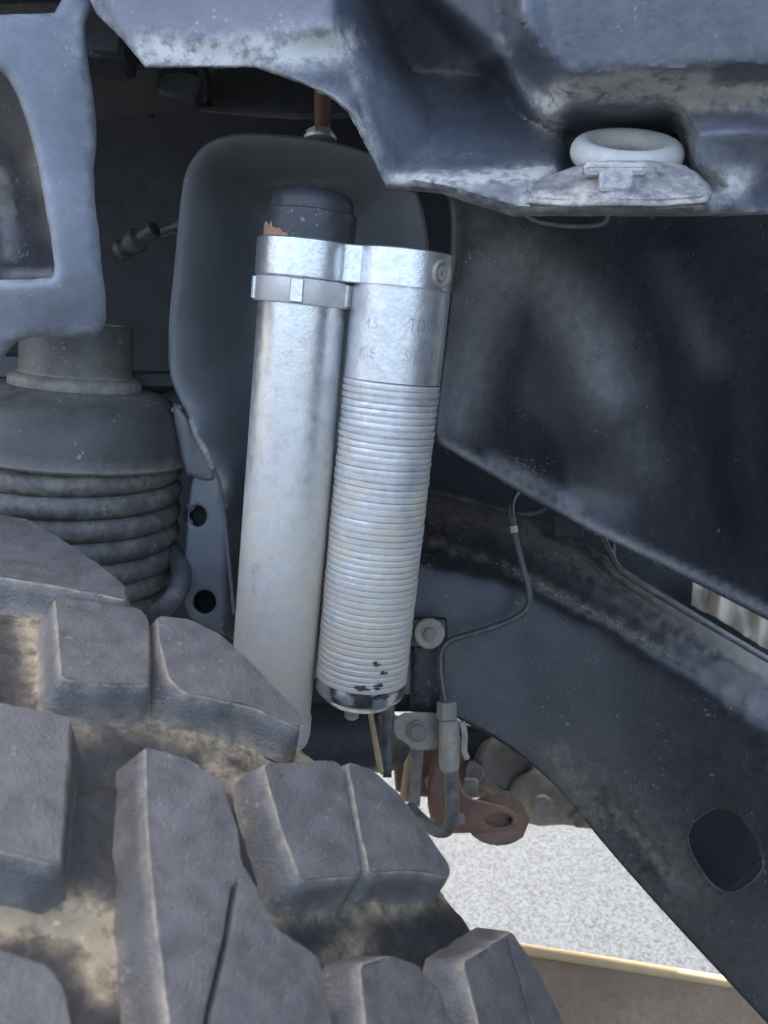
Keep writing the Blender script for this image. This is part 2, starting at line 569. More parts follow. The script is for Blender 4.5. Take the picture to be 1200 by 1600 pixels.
# ------------------------------------------------------------------ fender liner
LV = dict(
    a=(100, -140, .53), b=(150, 20, .52), c=(230, 107, .505), e=(400, 107, .505), f=(470, 131, .505), g=(545, 172, .515), g2=(575, 225, .525), i=(603, 292, .535),
    q=(200, 48, .505), r=(400, 58, .500), s=(520, 40, .502), n=(525, -140, .52), m=(540, 82, .515), m1=(560, 150, .525),
    m2=(549, 60, .525), j=(690, 212, .565), j2=(690, 252, .545), k=(640, 112, .625), l=(770, 122, .625), o=(865, 205, .57), p=(862, 248, .54),
    t=(760, -140, .50), u=(800, 100, .53), w=(840, 190, .53), z=(880, 115, .475), d1=(830, -140, .45), d2=(1280, -140, .44), d3=(1280, 95, .46), d0=(815, 40, .46),
    s1=(615, 275, .532), s2=(700, 290, .515), s3=(860, 270, .515), s4=(810, 322, .50), s5=(1110, 322, .485), s6=(1150, 300, .50), s7=(900, 268, .565), s8=(1075, 268, .565),
    u1=(690, 312, .545), u2=(598, 304, .55), u3=(800, 348, .525), u4=(1120, 348, .515), u5=(1280, 342, .53), k1=(1085, 205, .49), k2=(1195, 200, .48), k3=(1195, 268, .50), k4=(1085, 268, .50),
    h1=(892, 168, .513), h2=(1062, 168, .513), h3=(1280, 160, .50), h4=(1280, 210, .50), p1=(900, 212, .575), p2=(1058, 212, .575), c9=(975, 146, .513), c8=(1010, 128, .49), e9=(1280, 125, .495))
LF = ['a b q', 'a q r s n', 'b c q', 'q c e r', 'r e f m s', 'f g m1 m', 'g g2 m1', 'g2 i m1',
      's m m2 n', 'm m1 j m2', 'm1 i j', 'm2 j k', 'k j l', 'j j2 p o l', 'n m2 k l u t', 'i s1 j2 j', 's1 s2 j2', 's2 s3 p j2', 'l u w o',
      't u d0', 't d0 d1', 'd1 d0 z d3 d2', 'd0 u z', 'u w h1 z', 'z h1 c9 c8', 'z c8 d3', 'c8 e9 d3', 'c8 h2 h3 e9', 'c8 c9 h2', 'w o p1 h1', 'h1 p1 p2 h2 c9', 'h2 k1 k2 h4 h3', 'k1 k4 k3 k2', 'p1 o p s7', 'p1 s7 s8 p2', 'p2 s8 k4 k1', 'h2 p2 k1',
      's3 s7 p', 's3 s4 s7', 's7 s4 s5 s8', 's8 s5 s6 k4', 'k4 s6 k3', 'i u2 s1', 's1 u2 u1 s2', 's2 u1 u3 s4 s3', 's4 u3 u4 s5', 's5 u4 u5 s6', 's6 u5 k3', 'k3 u5 h4 k2']
LF = [x.split() for x in LF]
liner = thing('fender_liner', 'dark blue-black moulded plastic fender liner with a dusty shelf, right of the silver shock', 'fender liner', P(900, 300, .55))
up_outline = [(100, -140), (132, -20), (150, 22), (190, 60), (228, 106), (400, 106), (470, 130), (520, 152), (548, 176), (572, 222), (590, 262), (604, 294), (690, 303), (800, 338), (1120, 338), (1280, 332), (1280, -140)]


def up_depth(p):
    d = facets(LV, LF)(p)
    # round cavity the white ring sits in
    return d


def seglist(*names):
    return [LV[n][:2] for n in names]


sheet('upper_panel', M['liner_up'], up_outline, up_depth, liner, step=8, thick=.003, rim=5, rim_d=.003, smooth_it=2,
      creases=[seglist('m', 'm1', 'i'), seglist('m2', 'j'), seglist('t', 'u', 'w', 'o'), seglist('k', 'l', 'u'), seglist('s4', 's5'), seglist('i', 's1', 's2', 's4'), seglist('u2', 'u1', 'u3', 'u4'), seglist('q', 'r', 's'), seglist('j', 'j2', 'p'), seglist('t', 'd0', 'z', 'd3')],
      dust_sheen=[([(230, 80), (330, 88), (430, 82), (530, 70)], 26, 1.2), ([(620, 280), (720, 281), (860, 268)], 11, 1.4), ([(830, 308), (960, 302), (1100, 305)], 20, 1.4),
            ([(860, 190), (850, 165), (900, 140), (1000, 135), (1080, 150), (1200, 150)], 19, 1.3), ([(870, 140), (960, 128), (1100, 125)], 14, 1.2), ([(1090, 290), (1150, 285)], 20, 1.0),
            ([(1060, 180), (1075, 260)], 14, .6), ([(700, 110), (780, 75)], 12, .35), ([(545, 80), (570, 180), (605, 290)], 8, .4), ([(780, 60), (840, 190)], 8, .3), ([(1060, 300), (1120, 330)], 22, .7)],
      rough=.0006, rough_sc=110, edge_dust=.45)
side_ctrl = [(600, 290, .655), (700, 300, .645), (700, 480, .655), (680, 690, .665), (800, 420, .655), (800, 600, .69), (760, 735, .685), (930, 470, .675), (950, 620, .695), (950, 845, .72), (1080, 500, .71),
             (1240, 340, .69), (1240, 600, .76), (1240, 985, .76), (1100, 750, .735), (880, 760, .72), (1000, 330, .66), (820, 320, .645)]
side_outline = chaikin([(606, 286), (640, 300), (668, 299), (690, 301), (700, 312), (705, 345), (703, 400), (690, 560), (676, 668), (677, 684), (690, 697), (760, 738), (850, 792), (960, 850), (1110, 922), (1260, 1002)], 1, False)
side_outline = [tuple(q) for q in side_outline] + [(1260, 250), (820, 250)]
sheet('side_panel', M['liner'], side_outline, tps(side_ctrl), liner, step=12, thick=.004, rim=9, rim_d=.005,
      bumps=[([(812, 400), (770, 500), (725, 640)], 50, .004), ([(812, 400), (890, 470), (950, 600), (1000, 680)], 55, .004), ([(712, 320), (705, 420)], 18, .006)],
      dust_sheen=[([(690, 690), (800, 752), (940, 830), (1100, 905), (1240, 975)], 7, .55), ([(770, 720), (830, 752), (900, 790)], 12, .5), ([(712, 320), (716, 400)], 14, .3),
            ([(812, 395), (785, 430)], 62, .5), ([(775, 470), (745, 560), (715, 640)], 46, .42), ([(850, 430), (920, 520), (955, 610)], 52, .42), ([(740, 350), (830, 385)], 45, .32), ([(980, 640), (1010, 720)], 40, .2), ([(1040, 420), (1110, 560)], 30, .14)],  # pale V bands: soft sky reflection painted in with the dust colour
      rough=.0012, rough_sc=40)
# unseen panels added beside and above the wheel to block sky and darken reflections
def wall(name, pts, m, par):
    mb_ = MB(); n_ = len(pts) // 2
    mb_.add(pts, [(i, i + 1, n_ + i + 1, n_ + i) for i in range(n_ - 1)]); o_ = mb_.build(name, m, par, sharp=60)
    md = o_.modifiers.new('thick', 'SOLIDIFY'); md.thickness = .004; return o_


rr_ = [(.42, .74), (.47, .5), (.50, .2), (.51, .0)]
wall('added_side_blocker', [(x, y, .45) for x, y in rr_] + [(x + .02, y, 1.34) for x, y in rr_], M['liner'], liner)
tt_ = [(1.04, 1.26), (.80, 1.25), (.66, 1.24), (.60, 1.235), (.575, 1.25)]
wall('added_roof_blocker', [(-.95, y, z) for y, z in tt_] + [(.55, y, z) for y, z in tt_], M['liner'], liner)
# hidden slot under the shelf
slot = MB(); pth = [P(x, y, .638) for x, y in chaikin([(815, 328), (830, 345), (880, 354), (940, 354), (952, 340), (945, 330), (870, 328)], 2)]
slot.tube(pth, .0016, 8, closed=True, attr=.25)
slot.build('slot_rim', M['liner_up'], liner)

# white ring and its bolt
ax = frame_from_z(unit(UPV * .80 - FWD * .60))
ring = thing('rubber_bump_ring', 'dirty white plastic ring seated in the round pocket of the dark liner', 'ring', P(979, 243, .52))
mb = MB(); R0 = .0258
prof = [(R0 + 0.0072 * math.cos(t), .0078 * math.sin(t)) for t in np.linspace(-math.pi, math.pi, 25)]
mb.lathe(P(979, 239, .525), ax, prof, 64, cap=False, attr=[.0 if h > -.001 else .35 for r, h in prof])
mb.build('ring_body', M['white'], ring)
mb = MB(); mb.lathe(P(979, 246, .528), ax, [(0.0, -.016), (.0165, -.016), (.0165, -.003), (.014, -.001), (0, -.001)], 40)
mb.build('core', M['darkpart'], ring)
bolt = thing('clip_bolt', 'small dusty square-headed clip on the shelf edge below the white ring', 'clip', P(965, 285, .50))
mb = MB(); mb.box(P(962, 284, .478), frame_from_z(-FWD), (.0090, .0056, .003), .0012); mb.a = [.6] * len(mb.v); mb.build('clip_head', M['liner_up'], bolt)
mb = MB(); mb.box(P(960, 266, .482), frame_from_z(-FWD), (.017, .0034, .004), .0018); mb.a = [.9] * len(mb.v); mb.build('clip_flange', M['liner_up'], bolt)
sheet('ring_shelf', M['shelf'], chaikin([(838, 284), (885, 264), (930, 251), (1040, 251), (1082, 262), (1118, 300), (1100, 324), (815, 324), (832, 300)], 1), tps([(880, 270, .494), (970, 251, .484), (1070, 268, .492), (1100, 322, .474), (960, 322, .472), (820, 322, .484)]), liner, step=7, thick=.004, rim=6, rim_d=.004,
      dust_sheen=[([(850, 305), (960, 306), (1090, 306)], 12, .5)], rough=.0012, rough_sc=90)

# pocket back wall, a half round wall behind the ring
mb = MB(); mb.lathe(P(976, 205, .553), frame_from_z(UPV), [(.0365, -.02), (.0365, .021), (.038, .0235), (.041, .0245)], 40, cap=False, a0=math.pi * .02, a1=math.pi * .98, attr=[0, 0, .5, .9])
mb.build('ring_pocket', M['liner'], liner)

# ------------------------------------------------------------------ upper left bracket panel
bk = thing('support_bracket', 'blue-grey moulded panel with a curved window, at the upper left', 'bracket', P(60, 300, .53))
bo = chaikin([(-160, 24), (60, 22), (94, 19), (103, -60), (170, -60), (152, 10), (136, 34), (134, 62), (138, 100), (148, 160), (153, 215), (146, 262), (148, 310), (158, 400), (168, 490), (158, 522), (134, 530), (60, 526), (30, 530), (12, 548), (2, 572), (-160, 580)], 1)
bh = chaikin([(-160, 60), (-10, 98), (25, 140), (55, 230), (75, 340), (88, 430), (70, 437), (-160, 440)], 2)
sheet('face_plate', M['bracket'], bo, tps([(-150, 30, .50), (120, 30, .53), (150, 220, .54), (110, 300, .525), (165, 500, .55), (0, 560, .545), (-150, 500, .53), (90, 480, .53), (100, 120, .525)]), bk,
      step=10, thick=.006, rim=16, rim_d=.008, holes=[bh], dust_sheen=[([(120, 30), (140, 120), (148, 220), (150, 330)], 16, .4), ([(20, 525), (100, 520), (150, 515)], 10, .4)], rough=.001, edge_dust=.25)
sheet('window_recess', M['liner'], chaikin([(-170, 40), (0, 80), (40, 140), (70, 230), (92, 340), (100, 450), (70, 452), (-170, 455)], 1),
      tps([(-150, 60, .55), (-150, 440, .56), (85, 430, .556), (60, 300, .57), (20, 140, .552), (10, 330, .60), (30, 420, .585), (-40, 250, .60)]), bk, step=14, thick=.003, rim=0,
      bumps=[([(-5, 280), (5, 350), (22, 430)], 9, .005)], dust_sheen=[([(0, 270), (12, 400)], 8, .3), ([(10, 432), (80, 428)], 7, .4)])

# ------------------------------------------------------------------ shock tower
tw = thing('shock_tower', 'satin black arched steel bracket standing behind the silver shock', 'shock tower', P(330, 900, .68))
to = chaikin([(375, 1002), (330, 985), (285, 960), (288, 900), (294, 800), (300, 742), (318, 735), (312, 700), (298, 660), (268, 600), (262, 560), (265, 490), (274, 400), (281, 320), (290, 262), (320, 222),
              (370, 207), (430, 209), (500, 216), (570, 234), (630, 262), (656, 305), (668, 360), (672, 420), (660, 700), (600, 1060), (420, 1060)], 2)


def tower_depth(p):
    de = seg_dist(p, [(278, 1100), (290, 960), (294, 800), (300, 742), (300, 660), (264, 590), (263, 490), (274, 400), (281, 320), (290, 262), (320, 222), (370, 207), (430, 209), (500, 216), (570, 234), (630, 262), (656, 305), (668, 360), (672, 420), (660, 700), (600, 1060)])
    base = .655 + np.clip((p[:, 1] - 200) / 800, 0, 1) * .05
    t = np.clip((de - 4) / 135, 0, 1)
    pocket = .062 * (t * t * (3 - 2 * t)) * .8 + .012 * t
    low = np.clip((p[:, 1] - 700) / 60, 0, 1)
    flat = .02 * np.clip((de - 62) / 12, 0, 1) + np.clip((de - 78) / 40, 0, 1) * .06
    return base + pocket * (1 - low) + flat * low


h1 = [(320 + 18 * math.cos(t), 940 + 19 * math.sin(t)) for t in np.linspace(0, 2 * math.pi, 20)[:-1]]
h2 = [(309 + 14 * math.cos(t), 806 + 17 * math.sin(t)) for t in np.linspace(0, 2 * math.pi, 18)[:-1]]
sheet('tower_plate', M['tower'], to, tower_depth, tw, step=11, thick=.005, rim=5, rim_d=.002, holes=[h1, h2],
      dust_sheen=[([(300, 690), (330, 720), (345, 760)], 12, .8), ([(296, 650), (312, 690)], 6, .7), ([(420, 285), (520, 283), (545, 288)], 5, .5), ([(300, 985), (370, 1000)], 8, .4)], rough=.0008, sharp=60)
for (x, y, r_) in ((320, 940, .0095), (309, 806, .008)):
    mb = MB(); mb.lathe(P(x, y, .728), frame_from_z(-FWD), [(r_ + .004, -.002), (r_ + .004, 0), (r_ * .9, 0), (r_ * .9, -.012), (0, -.012)], 24, cap=False); mb.build('hole_backing', M['cavity'], tw)
mb = MB(); weld = [P(x, y, d) for x, y, d in [(300, 655, .668), (308, 682, .664), (322, 705, .663), (330, 726, .667), (342, 750, .676), (350, 800, .69), (358, 880, .70), (366, 960, .705)]]
wp = []
for k in range(60):
    t = k / 59 * (len(weld) - 1); i = min(int(t), len(weld) - 2); wp.append(weld[i] + (weld[i + 1] - weld[i]) * (t - i))
mb.tube(wp, [.0026 * (1 + .10 * math.sin(k * 1.9)) * (1 if k < 28 else .6) for k in range(60)], 8, attr=[(.7 if k < 480 * .45 else .1) for k in range(480)])
mb.build('weld_bead', M['tower'], tw)
stud = thing('threaded_stud', 'rusty brown threaded stud with a zinc nut, on top of the black shock tower', 'stud', P(500, 212, .665))
sax = frame_from_z(UPV)
mb = MB(); pr = [(.0062, -.004)]
for k in range(26): pr += [(.0062, k * .0016), (.0056, k * .0016 + .0008)]
pr += [(.0062, .042), (0, .042)]
mb.lathe(P(504, 212, .665), sax, pr, 20); mb.build('stud_shank', M['stud'], stud, sharp=80)
mb = MB(); mb.lathe(P(500, 218, .662), sax, [(.012, -.001), (.0125, .0005), (.0125, .0015), (.0102, .0022)], 32, cap=True)
mb.prism([(.0105 * math.cos(a), .0105 * math.sin(a)) for a in np.arange(6) * math.pi / 3 + .25], P(500, 217, .662), sax, .001, .0062, .0007)
mb.build('nut', M['zinc'], stud)

# ------------------------------------------------------------------ shock absorber
axis_dn = unit(RIGHT * -.31 + UPV * -2.97 + FWD * .62)
AZ = -axis_dn
Tr = P(633, 393, .588)
Tm = P(480, 393, .592)
# bring the tube to the same height along the axis
Tm = Tm + AZ * np.dot(Tr - Tm, AZ)
AXX = unit(Tr - Tm); AXX = unit(AXX - AZ * np.dot(AXX, AZ))
SA = np.array([AXX, np.cross(AZ, AXX), AZ])      # x: towards the reservoir, y: away, z: up
L_ = np.linalg.norm(Tr - Tm)
shock = thing('shock_absorber', 'silver aluminium shock absorber with a ribbed piggyback reservoir, standing in the middle', 'shock absorber', Tm + axis_dn * .3)


def S(x, y, z): return Tm + SA[0] * x + SA[1] * y + SA[2] * z


RT, RR = .0302, .0331
mb = MB(); zs = list(np.linspace(-.358, -.035, 60))
mb.lathe(Tm, SA, [(RT - .0012, -.3585)] + [(RT, z) for z in zs], 72, attr=[.5] + [np.interp(z, [-.37, -.3, -.22, -.12, -.03], [.85, .85, .75, .28, .0]) for z in zs])
mb.build('main_tube', M['alu'], shock)
mb = MB(); mb.lathe(Tm, SA, [(RT + .0008, -.354), (RT + .0011, -.352), (RT + .0011, -.340), (RT + .0002, -.338)], 64, attr=[.6] * 4); mb.build('bottom_ring', M['alu'], shock)
mb = MB(); mb.lathe(Tm, SA, [(.0125, -.46), (.0125, -.36)], 24); mb.build('piston_rod', M['hose'], shock)
# reservoir: smooth head + fins
To = Tm + SA[0] * L_
ZB = -.3135
mb = MB(); mb.lathe(To, SA, [(RR, z) for z in np.linspace(-.085, -.0255, 24)] + [(RR - .0006, -.0253), (RR - .0006, -.0246), (RR, -.0244), (RR, -.02)], 80, attr=[.12] * 28)
mb.build('reservoir_head', M['alu2'], shock)
fins = []; fa = []
nf = 49; z0, z1 = -.0855, ZB + .012
pitch = (z0 - z1) / nf
rng = random.Random(3)
for k in range(nf):
    z = z1 + k * pitch
    j = rng.uniform(-.12, .12) * pitch
    w = RR + rng.uniform(-.0002, .0003)
    dd = np.interp(k / nf, [0, .25, .6, 1], [1.3, 1.15, .85, .4])
    for r_, zz, a_ in ((RR - .0012, z, dd * .4), (RR - .0011, z + pitch * .07, dd * .4), (w - .0001, z + pitch * .20, dd), (w + .00005, z + pitch * .5 + j, dd * .9), (w, z + pitch * .84, dd), (RR - .0005, z + pitch * .95, dd * .7)):
        fins.append((r_, zz)); fa.append(a_)
fins += [(RR - .0012, z0), (RR, z0 + .0003)]; fa += [.4, .2]
mb = MB()
# slightly wavy grooves: each ring is tilted a little on its own
n = 96; vs = []; at = []
for k, (r_, z) in enumerate(fins):
    row = k // 6
    tl = math.sin(row * 2.4) * .00032; ph = row * 1.7
    for i in range(n):
        t = 2 * math.pi * i / n
        vs.append(To + SA[0] * r_ * math.cos(t) + SA[1] * r_ * math.sin(t) + SA[2] * (z + tl * math.sin(t + ph)))
        at.append(fa[k] * (.75 + .5 * noise.noise((math.cos(t) * 2, math.sin(t) * 2, z * 40))))
fs = [(k * n + i, k * n + (i + 1) % n, (k + 1) * n + (i + 1) % n, (k + 1) * n + i) for k in range(len(fins) - 1) for i in range(n)]
mb.add(vs, fs, at)
mb.build('finned_sleeve', M['alu2'], shock, sharp=45)
mb = MB(); mb.lathe(To, SA, [(0, ZB - .0055), (.024, ZB - .0055), (.0255, ZB - .0050), (.0318, ZB + .0015), (.0326, ZB + .003), (.0326, ZB + .0125)], 72); mb.build('end_cap', M['chrome'], shock)
mb = MB(); mb.lathe(To + SA[0] * -.004 - SA[1] * .004, SA, [(.0035, ZB - .0195), (.0052, ZB - .018), (.0052, ZB - .011), (.0042, ZB - .010), (.0042, ZB - .004)], 20, attr=[.8] * 5); mb.build('valve_stem', M['tansteel'], shock)
# black chips in the paint near the bottom of the sleeve
mb = MB()
for (ang, z, w_, h_) in ((-1.22, .040, .0028, .0022), (-1.08, .034, .0024, .0022), (-1.45, .021, .0060, .0030), (-1.12, .0235, .0034, .0022), (-1.02, .0135, .0040, .0026)):
    for q in range(6):
        a0 = ang + rng.gauss(0, .05) * w_ / .003; zz = ZB + z - .004 + rng.gauss(0, .0011)
        ww = w_ * rng.uniform(.2, .7); hh = h_ * rng.uniform(.25, .6)
        pts = []
        for t in np.linspace(0, 2 * math.pi, 9)[:-1]:
            rr = 1 + rng.uniform(-.3, .3)
            aa = a0 + ww * rr * math.cos(t) / RR
            pts.append(To + (SA[0] * math.cos(aa) + SA[1] * math.sin(aa)) * (RR + .0006 + q * .00008) + SA[2] * (zz + hh * rr * math.sin(t)))
        c_ = sum(pts) / 8
        mb.add(pts + [c_], [(i, (i + 1) % 8, 8) for i in range(8)])
mb.build('paint_chip', M['cap'], shock)
# clamp collar: outline of two joined circles
RC1, RC2 = RT + .0034, RR + .0004
out = []
a1_ = math.radians(38)
for t in np.linspace(a1_, 2 * math.pi - a1_, 60): out.append((RC1 * math.cos(t), RC1 * math.sin(t)))
b1 = math.radians(180 + 38)
lowA = np.array(out[-1]); lowB = np.array([L_ + RC2 * math.cos(b1), RC2 * math.sin(b1)])
for s_ in np.linspace(.15, .85, 6):
    q = lowA + (lowB - lowA) * s_; out.append((q[0], q[1] + .0016 * math.sin(math.pi * s_)))
for t in np.linspace(b1, b1 + 2 * math.pi - 2 * math.radians(38), 60): out.append((L_ + RC2 * math.cos(t), RC2 * math.sin(t)))
q0 = np.array(out[-1]); q1 = np.array(out[0])
for s_ in np.linspace(.15, .85, 6):
    q = q0 + (q1 - q0) * s_; out.append((q[0], q[1] - .0016 * math.sin(math.pi * s_)))
mb = MB(); mb.prism(out, Tm, SA, -.0245, 0.0, .0009); mb.build('bridge_clamp', M['alu2'], shock, sharp=28)
mb = MB(); mb.lathe(Tm, SA, [(RT, -.0415), (RT + .0028, -.0412), (RT + .0034, -.0402), (RT + .0034, -.0258), (RT + .0026, -.0250), (RT, -.0249)], 72, attr=[.3] * 6); mb.build('lock_ring', M['alu2'], shock)
for deg in (-89, -163, -20, 50, 120, 190):
    t = math.radians(deg); er = SA[0] * math.cos(t) + SA[1] * math.sin(t); et = -SA[0] * math.sin(t) + SA[1] * math.cos(t)
    mb = MB(); mb.box(Tm + er * (RT + .0030) + SA[2] * -.0330, np.array([et, er, SA[2]]), (.0044, .0016, .0076), .0007); mb.build('lock_lug', M['alu2'], shock)
# cap screw in the clamp
t = math.radians(-38); er = SA[0] * math.cos(t) + SA[1] * math.sin(t); et = -SA[0] * math.sin(t) + SA[1] * math.cos(t)
sc_ax = frame_from_z(er, SA[2]); sc_o = To + er * (RC2 - .0002) + SA[2] * -.0128
mb = MB(); mb.lathe(sc_o, sc_ax, [(.0088, -.003), (.0088, .0006), (.0082, .0011), (.0068, .0009), (.0066, -.001), (.0048, -.0012), (.0044, .0002), (.0022, .0003), (.0020, -.001), (0, -.001)], 32, attr=[.3, .3, .3, .5, .6, .6, .5, .5, .6, .6]); mb.build('cap_screw', M['tansteel'], shock)
# upper cup over the clamp
mb = MB(); mb.lathe(Tm + SA[0] * .001, SA, [(.0298, -.002), (.0302, .006), (.0302, .0165), (.0298, .0182), (.0278, .0192), (.0276, .024), (.0262, .0280), (.022, .0312), (.012, .0332), (0, .034)], 56, jit=.0006)
cup = mb.build('upper_cup', M['cap'], shock)
mb = MB(); vs = []
NA = 48
for i in range(NA):
    hgt = (.0115 * (1 - (i / NA) ** 2.2)) * (.72 + .5 * noise.noise((i * .23, 3, 1)) + .25 * noise.noise((i * .8, 9, 1))) + .0006
    for k in range(6):
        t = math.radians(-172 + i * 1.35); zz = k / 5 * hgt
        vs.append(Tm + SA[0] * .001 + (SA[0] * math.cos(t) + SA[1] * math.sin(t)) * (.0306 - .0006 * (k == 5) + .0002 * noise.noise((i * .5, k, 2))) + SA[2] * zz)
mb.add(vs, [(i * 6 + k, i * 6 + 6 + k, i * 6 + 7 + k, i * 6 + k + 1) for i in range(NA - 1) for k in range(5)])
mb.build('rust_flake', mat('rust_flake', (.42, .23, .13), .8, film=.4, dcol=(.5, .36, .25), var=.3, bump=.4, var_sc=90), cup)


def engraved(txt, size, ang, z, wscale=1.0):
    cu = bpy.data.curves.new('txt', 'FONT'); cu.body = txt; cu.size = size; cu.align_x = 'CENTER'; cu.resolution_u = 3
    to_ = bpy.data.objects.new('txt', cu); COL.objects.link(to_)
    dg = bpy.context.evaluated_depsgraph_get(); dg.update()
    me = to_.evaluated_get(dg).to_mesh()
    vs = np.array([v.co[:] for v in me.vertices]); fs = [tuple(p.vertices) for p in me.polygons]
    to_.evaluated_get(dg).to_mesh_clear(); bpy.data.objects.remove(to_); bpy.data.curves.remove(cu)
    m_ = MB(); out_ = []
    for x, y, _ in vs:
        a = ang + x * wscale / RR
        out_.append(To + (SA[0] * math.cos(a) + SA[1] * math.sin(a)) * (RR + .00012) + SA[2] * (z + y))
    m_.add(out_, fs); return m_


M['etch'] = mat('etched_mark', (.58, .61, .65), .45, .9, film=.2, bump=.3)
for txt, size, ang, z, ws in (('TOXIN', .0135, -.90, -.0520, .62), ('SHOCKS', .0115, -.92, -.0705, .62), ('4.5', .010, -2.05, -.0520, .8), ('ICE', .010, -2.1, -.0705, .9)):
    engraved(txt, size, ang, z, ws).build('etched_lettering', M['etch'], shock)

# ------------------------------------------------------------------ spring perch and coil spring
SPX = frame_from_z(AZ)
pc = P(118, 620, .69)
perch = thing('spring_perch', 'dusty grey drum-shaped spring seat with a short collar, above the coil spring', 'spring seat', pc)
k_ = .69 / FPX
mb = MB(); mb.lathe(pc, SPX, [(.050, .008), (.0600, .0075), (.067, .005), (.0735, .001), (.079, -.005), (.0838, -.0135), (.0868, -.023), (.0880, -.034), (.0895, -.040), (.0905, -.0435), (.0895, -.0455), (.084, -.0455), (.080, -.040)], 72,
                    attr=[.3, .4, .25, .12, .05, .04, .05, .05, .2, .4, .2, .1, .1], jit=.0005, cap=False)
mb.build('drum', M['perch'], perch)
mb = MB(); mb.lathe(pc, SPX, [(.050, .008), (.0492, .0135), (.0465, .0165), (.0425, .0175), (.0418, .020), (.0418, .0555), (.0408, .057), (.036, .057), (.035, .03)], 56, attr=[.5, .6, .5, .6, .3, .1, .1, .1, .1], jit=.0005, cap=False)
mb.build('collar', M['perch'], perch)
sheet('gusset', M['tower'], chaikin([(266, 625), (285, 642), (303, 672), (320, 708), (340, 752), (318, 752), (300, 744), (288, 742)], 1), lambda p: .668 + (p[:, 1] - 620) * .00012 + np.abs(p[:, 0] - 290) * .0001, perch, step=7, thick=.006, rim=7, rim_d=.004, dust_sheen=[([(296, 650), (318, 705)], 6, .7), ([(318, 710), (345, 760)], 8, .6)])
mb = MB(); mb.box(P(-40, 585, .75), frame_from_z(UPV), (.09, .04, .012), .004); mb.build('seat_bracket', M['darkpart'], perch)
mb = MB(); mb.box(P(235, 602, .75), frame_from_z(UPV), (.045, .03, .008), .003); mb.build('side_bracket', M['darkpart'], perch)
spring = thing('coil_spring', 'dark dusty coil spring squeezed below the drum-shaped seat', 'coil spring', pc - AZ * .2)
path = []; turns = 8.4; Rs = .0755
for i in range(int(turns * 40)):
    t = i / 40
    z = -.050 - t * .0172
    a = -2 * math.pi * t + .4
    rr = Rs - max(0, t - 4.2) * .004
    path.append(pc + (SPX[0] * math.cos(a) + SPX[1] * math.sin(a)) * rr + SPX[2] * z)
mb = MB(); mb.tube(path, .0094, 12); mb.build('coil', M['coil'], spring)
mb = MB(); mb.lathe(pc, SPX, [(.045, -.2), (.055, -.16), (.055, -.04)], 40, cap=False); mb.build('bump_stop', M['darkpart'], spring)
# bright lower seat glimpse
seat = thing('lower_spring_seat', 'small grey-blue steel edge of the lower spring seat, seen under the last coil', 'spring seat', P(228, 930, .70))
mb = MB(); mb.lathe(pc - AZ * .155, SPX, [(.03, -.012), (.064, -.010), (.070, -.004), (.066, .0), (.02, .004)], 48); mb.build('seat_dish', M['bracket'], seat)
hook = thing('bump_hose', 'short black rubber hose curling beside the last spring coil', 'hose', P(270, 920, .66))
mb = MB(); mb.tube(chaikin([P(x, y, d) for x, y, d in ((262, 850, .73), (286, 890, .69), (280, 925, .665), (255, 952, .665), (222, 975, .68))], 3, False), .0078, 14, attr=.08); mb.build('hose_body', M['cap'], hook)

# ------------------------------------------------------------------ tyre
TH = math.radians(70)
TC = np.array([-.2572, .4904, .43]); TR = .43
TA = np.array([math.cos(TH), math.sin(TH), 0]); TN = np.array([math.sin(TH), -math.cos(TH), 0]); TZ = np.array([0, 0, 1.0])
DPH = .2569


def on_tyre(px, py):
    d = FWD + RIGHT * ((px - 600) / FPX) + UPV * ((800 - py) / FPX)
    o_ = CAMP - TC
    dp = d - TA * (d @ TA); op = o_ - TA * (o_ @ TA)
    A = dp @ dp; B = 2 * dp @ op; C = op @ op - TR * TR
    q = B * B - 4 * A * C
    t = (-B - math.sqrt(q)) / (2 * A) if q > 0 else -B / (2 * A)
    p = o_ + d * t
    return p @ TA, math.atan2(p @ TZ, p @ TN) * TR          # axial u, arc s


def TP(u, s, r):
    a = s / TR
    return TC + TA * u + r * (TN * math.cos(a) + TZ * math.sin(a))


tyre = thing('off_road_tyre', 'large muddy off-road tyre with chunky tread blocks, in the lower left', 'tyre', TC)
W = .315
DEP = .019


def crown(u):
    x = (u + W / 2) / (W / 2)
    return 0.0


# carcass
mb = MB(); prof = []
for u, r in ((.012, .30), (.026, .34), (.026, .375), (.015, .400), (.002, TR - DEP - .004), (-.02, TR - DEP), (-W + .02, TR - DEP), (-W, TR - DEP - .004), (-W - .02, .39), (-W - .03, .34), (-W - .01, .25), (-W + .02, .22)): prof.append((u, r))
prof2 = []
for i in range(len(prof) - 1):
    for k in range(4 if i != 5 else 80):
        t = k / (4 if i != 5 else 80); prof2.append((prof[i][0] + (prof[i + 1][0] - prof[i][0]) * t, prof[i][1] + (prof[i + 1][1] - prof[i][1]) * t))
prof2.append(prof[-1])
vs = []; n = 620; at = []
for u, r in prof2:
    for i in range(n):
        s = 2 * math.pi * i / n * TR
        q = TP(u, s, 1); w = fbm(q, 28) * .0024 + abs(noise.noise(Vector(q) * 130)) * .0016
        vs.append(TP(u, s, r + w)); at.append(.0)
fs = [(k * n + i, (k + 1) * n + i, (k + 1) * n + (i + 1) % n, k * n + (i + 1) % n) for k in range(len(prof2) - 1) for i in range(n)]
rel = np.array(vs) - CAMP; dpt = rel @ FWD
px_ = np.stack([600 + FPX * (rel @ RIGHT) / np.maximum(dpt, .05), 800 - FPX * (rel @ UPV) / np.maximum(dpt, .05)], 1)
px_[dpt < .1] = -9e3
at = np.array(at)
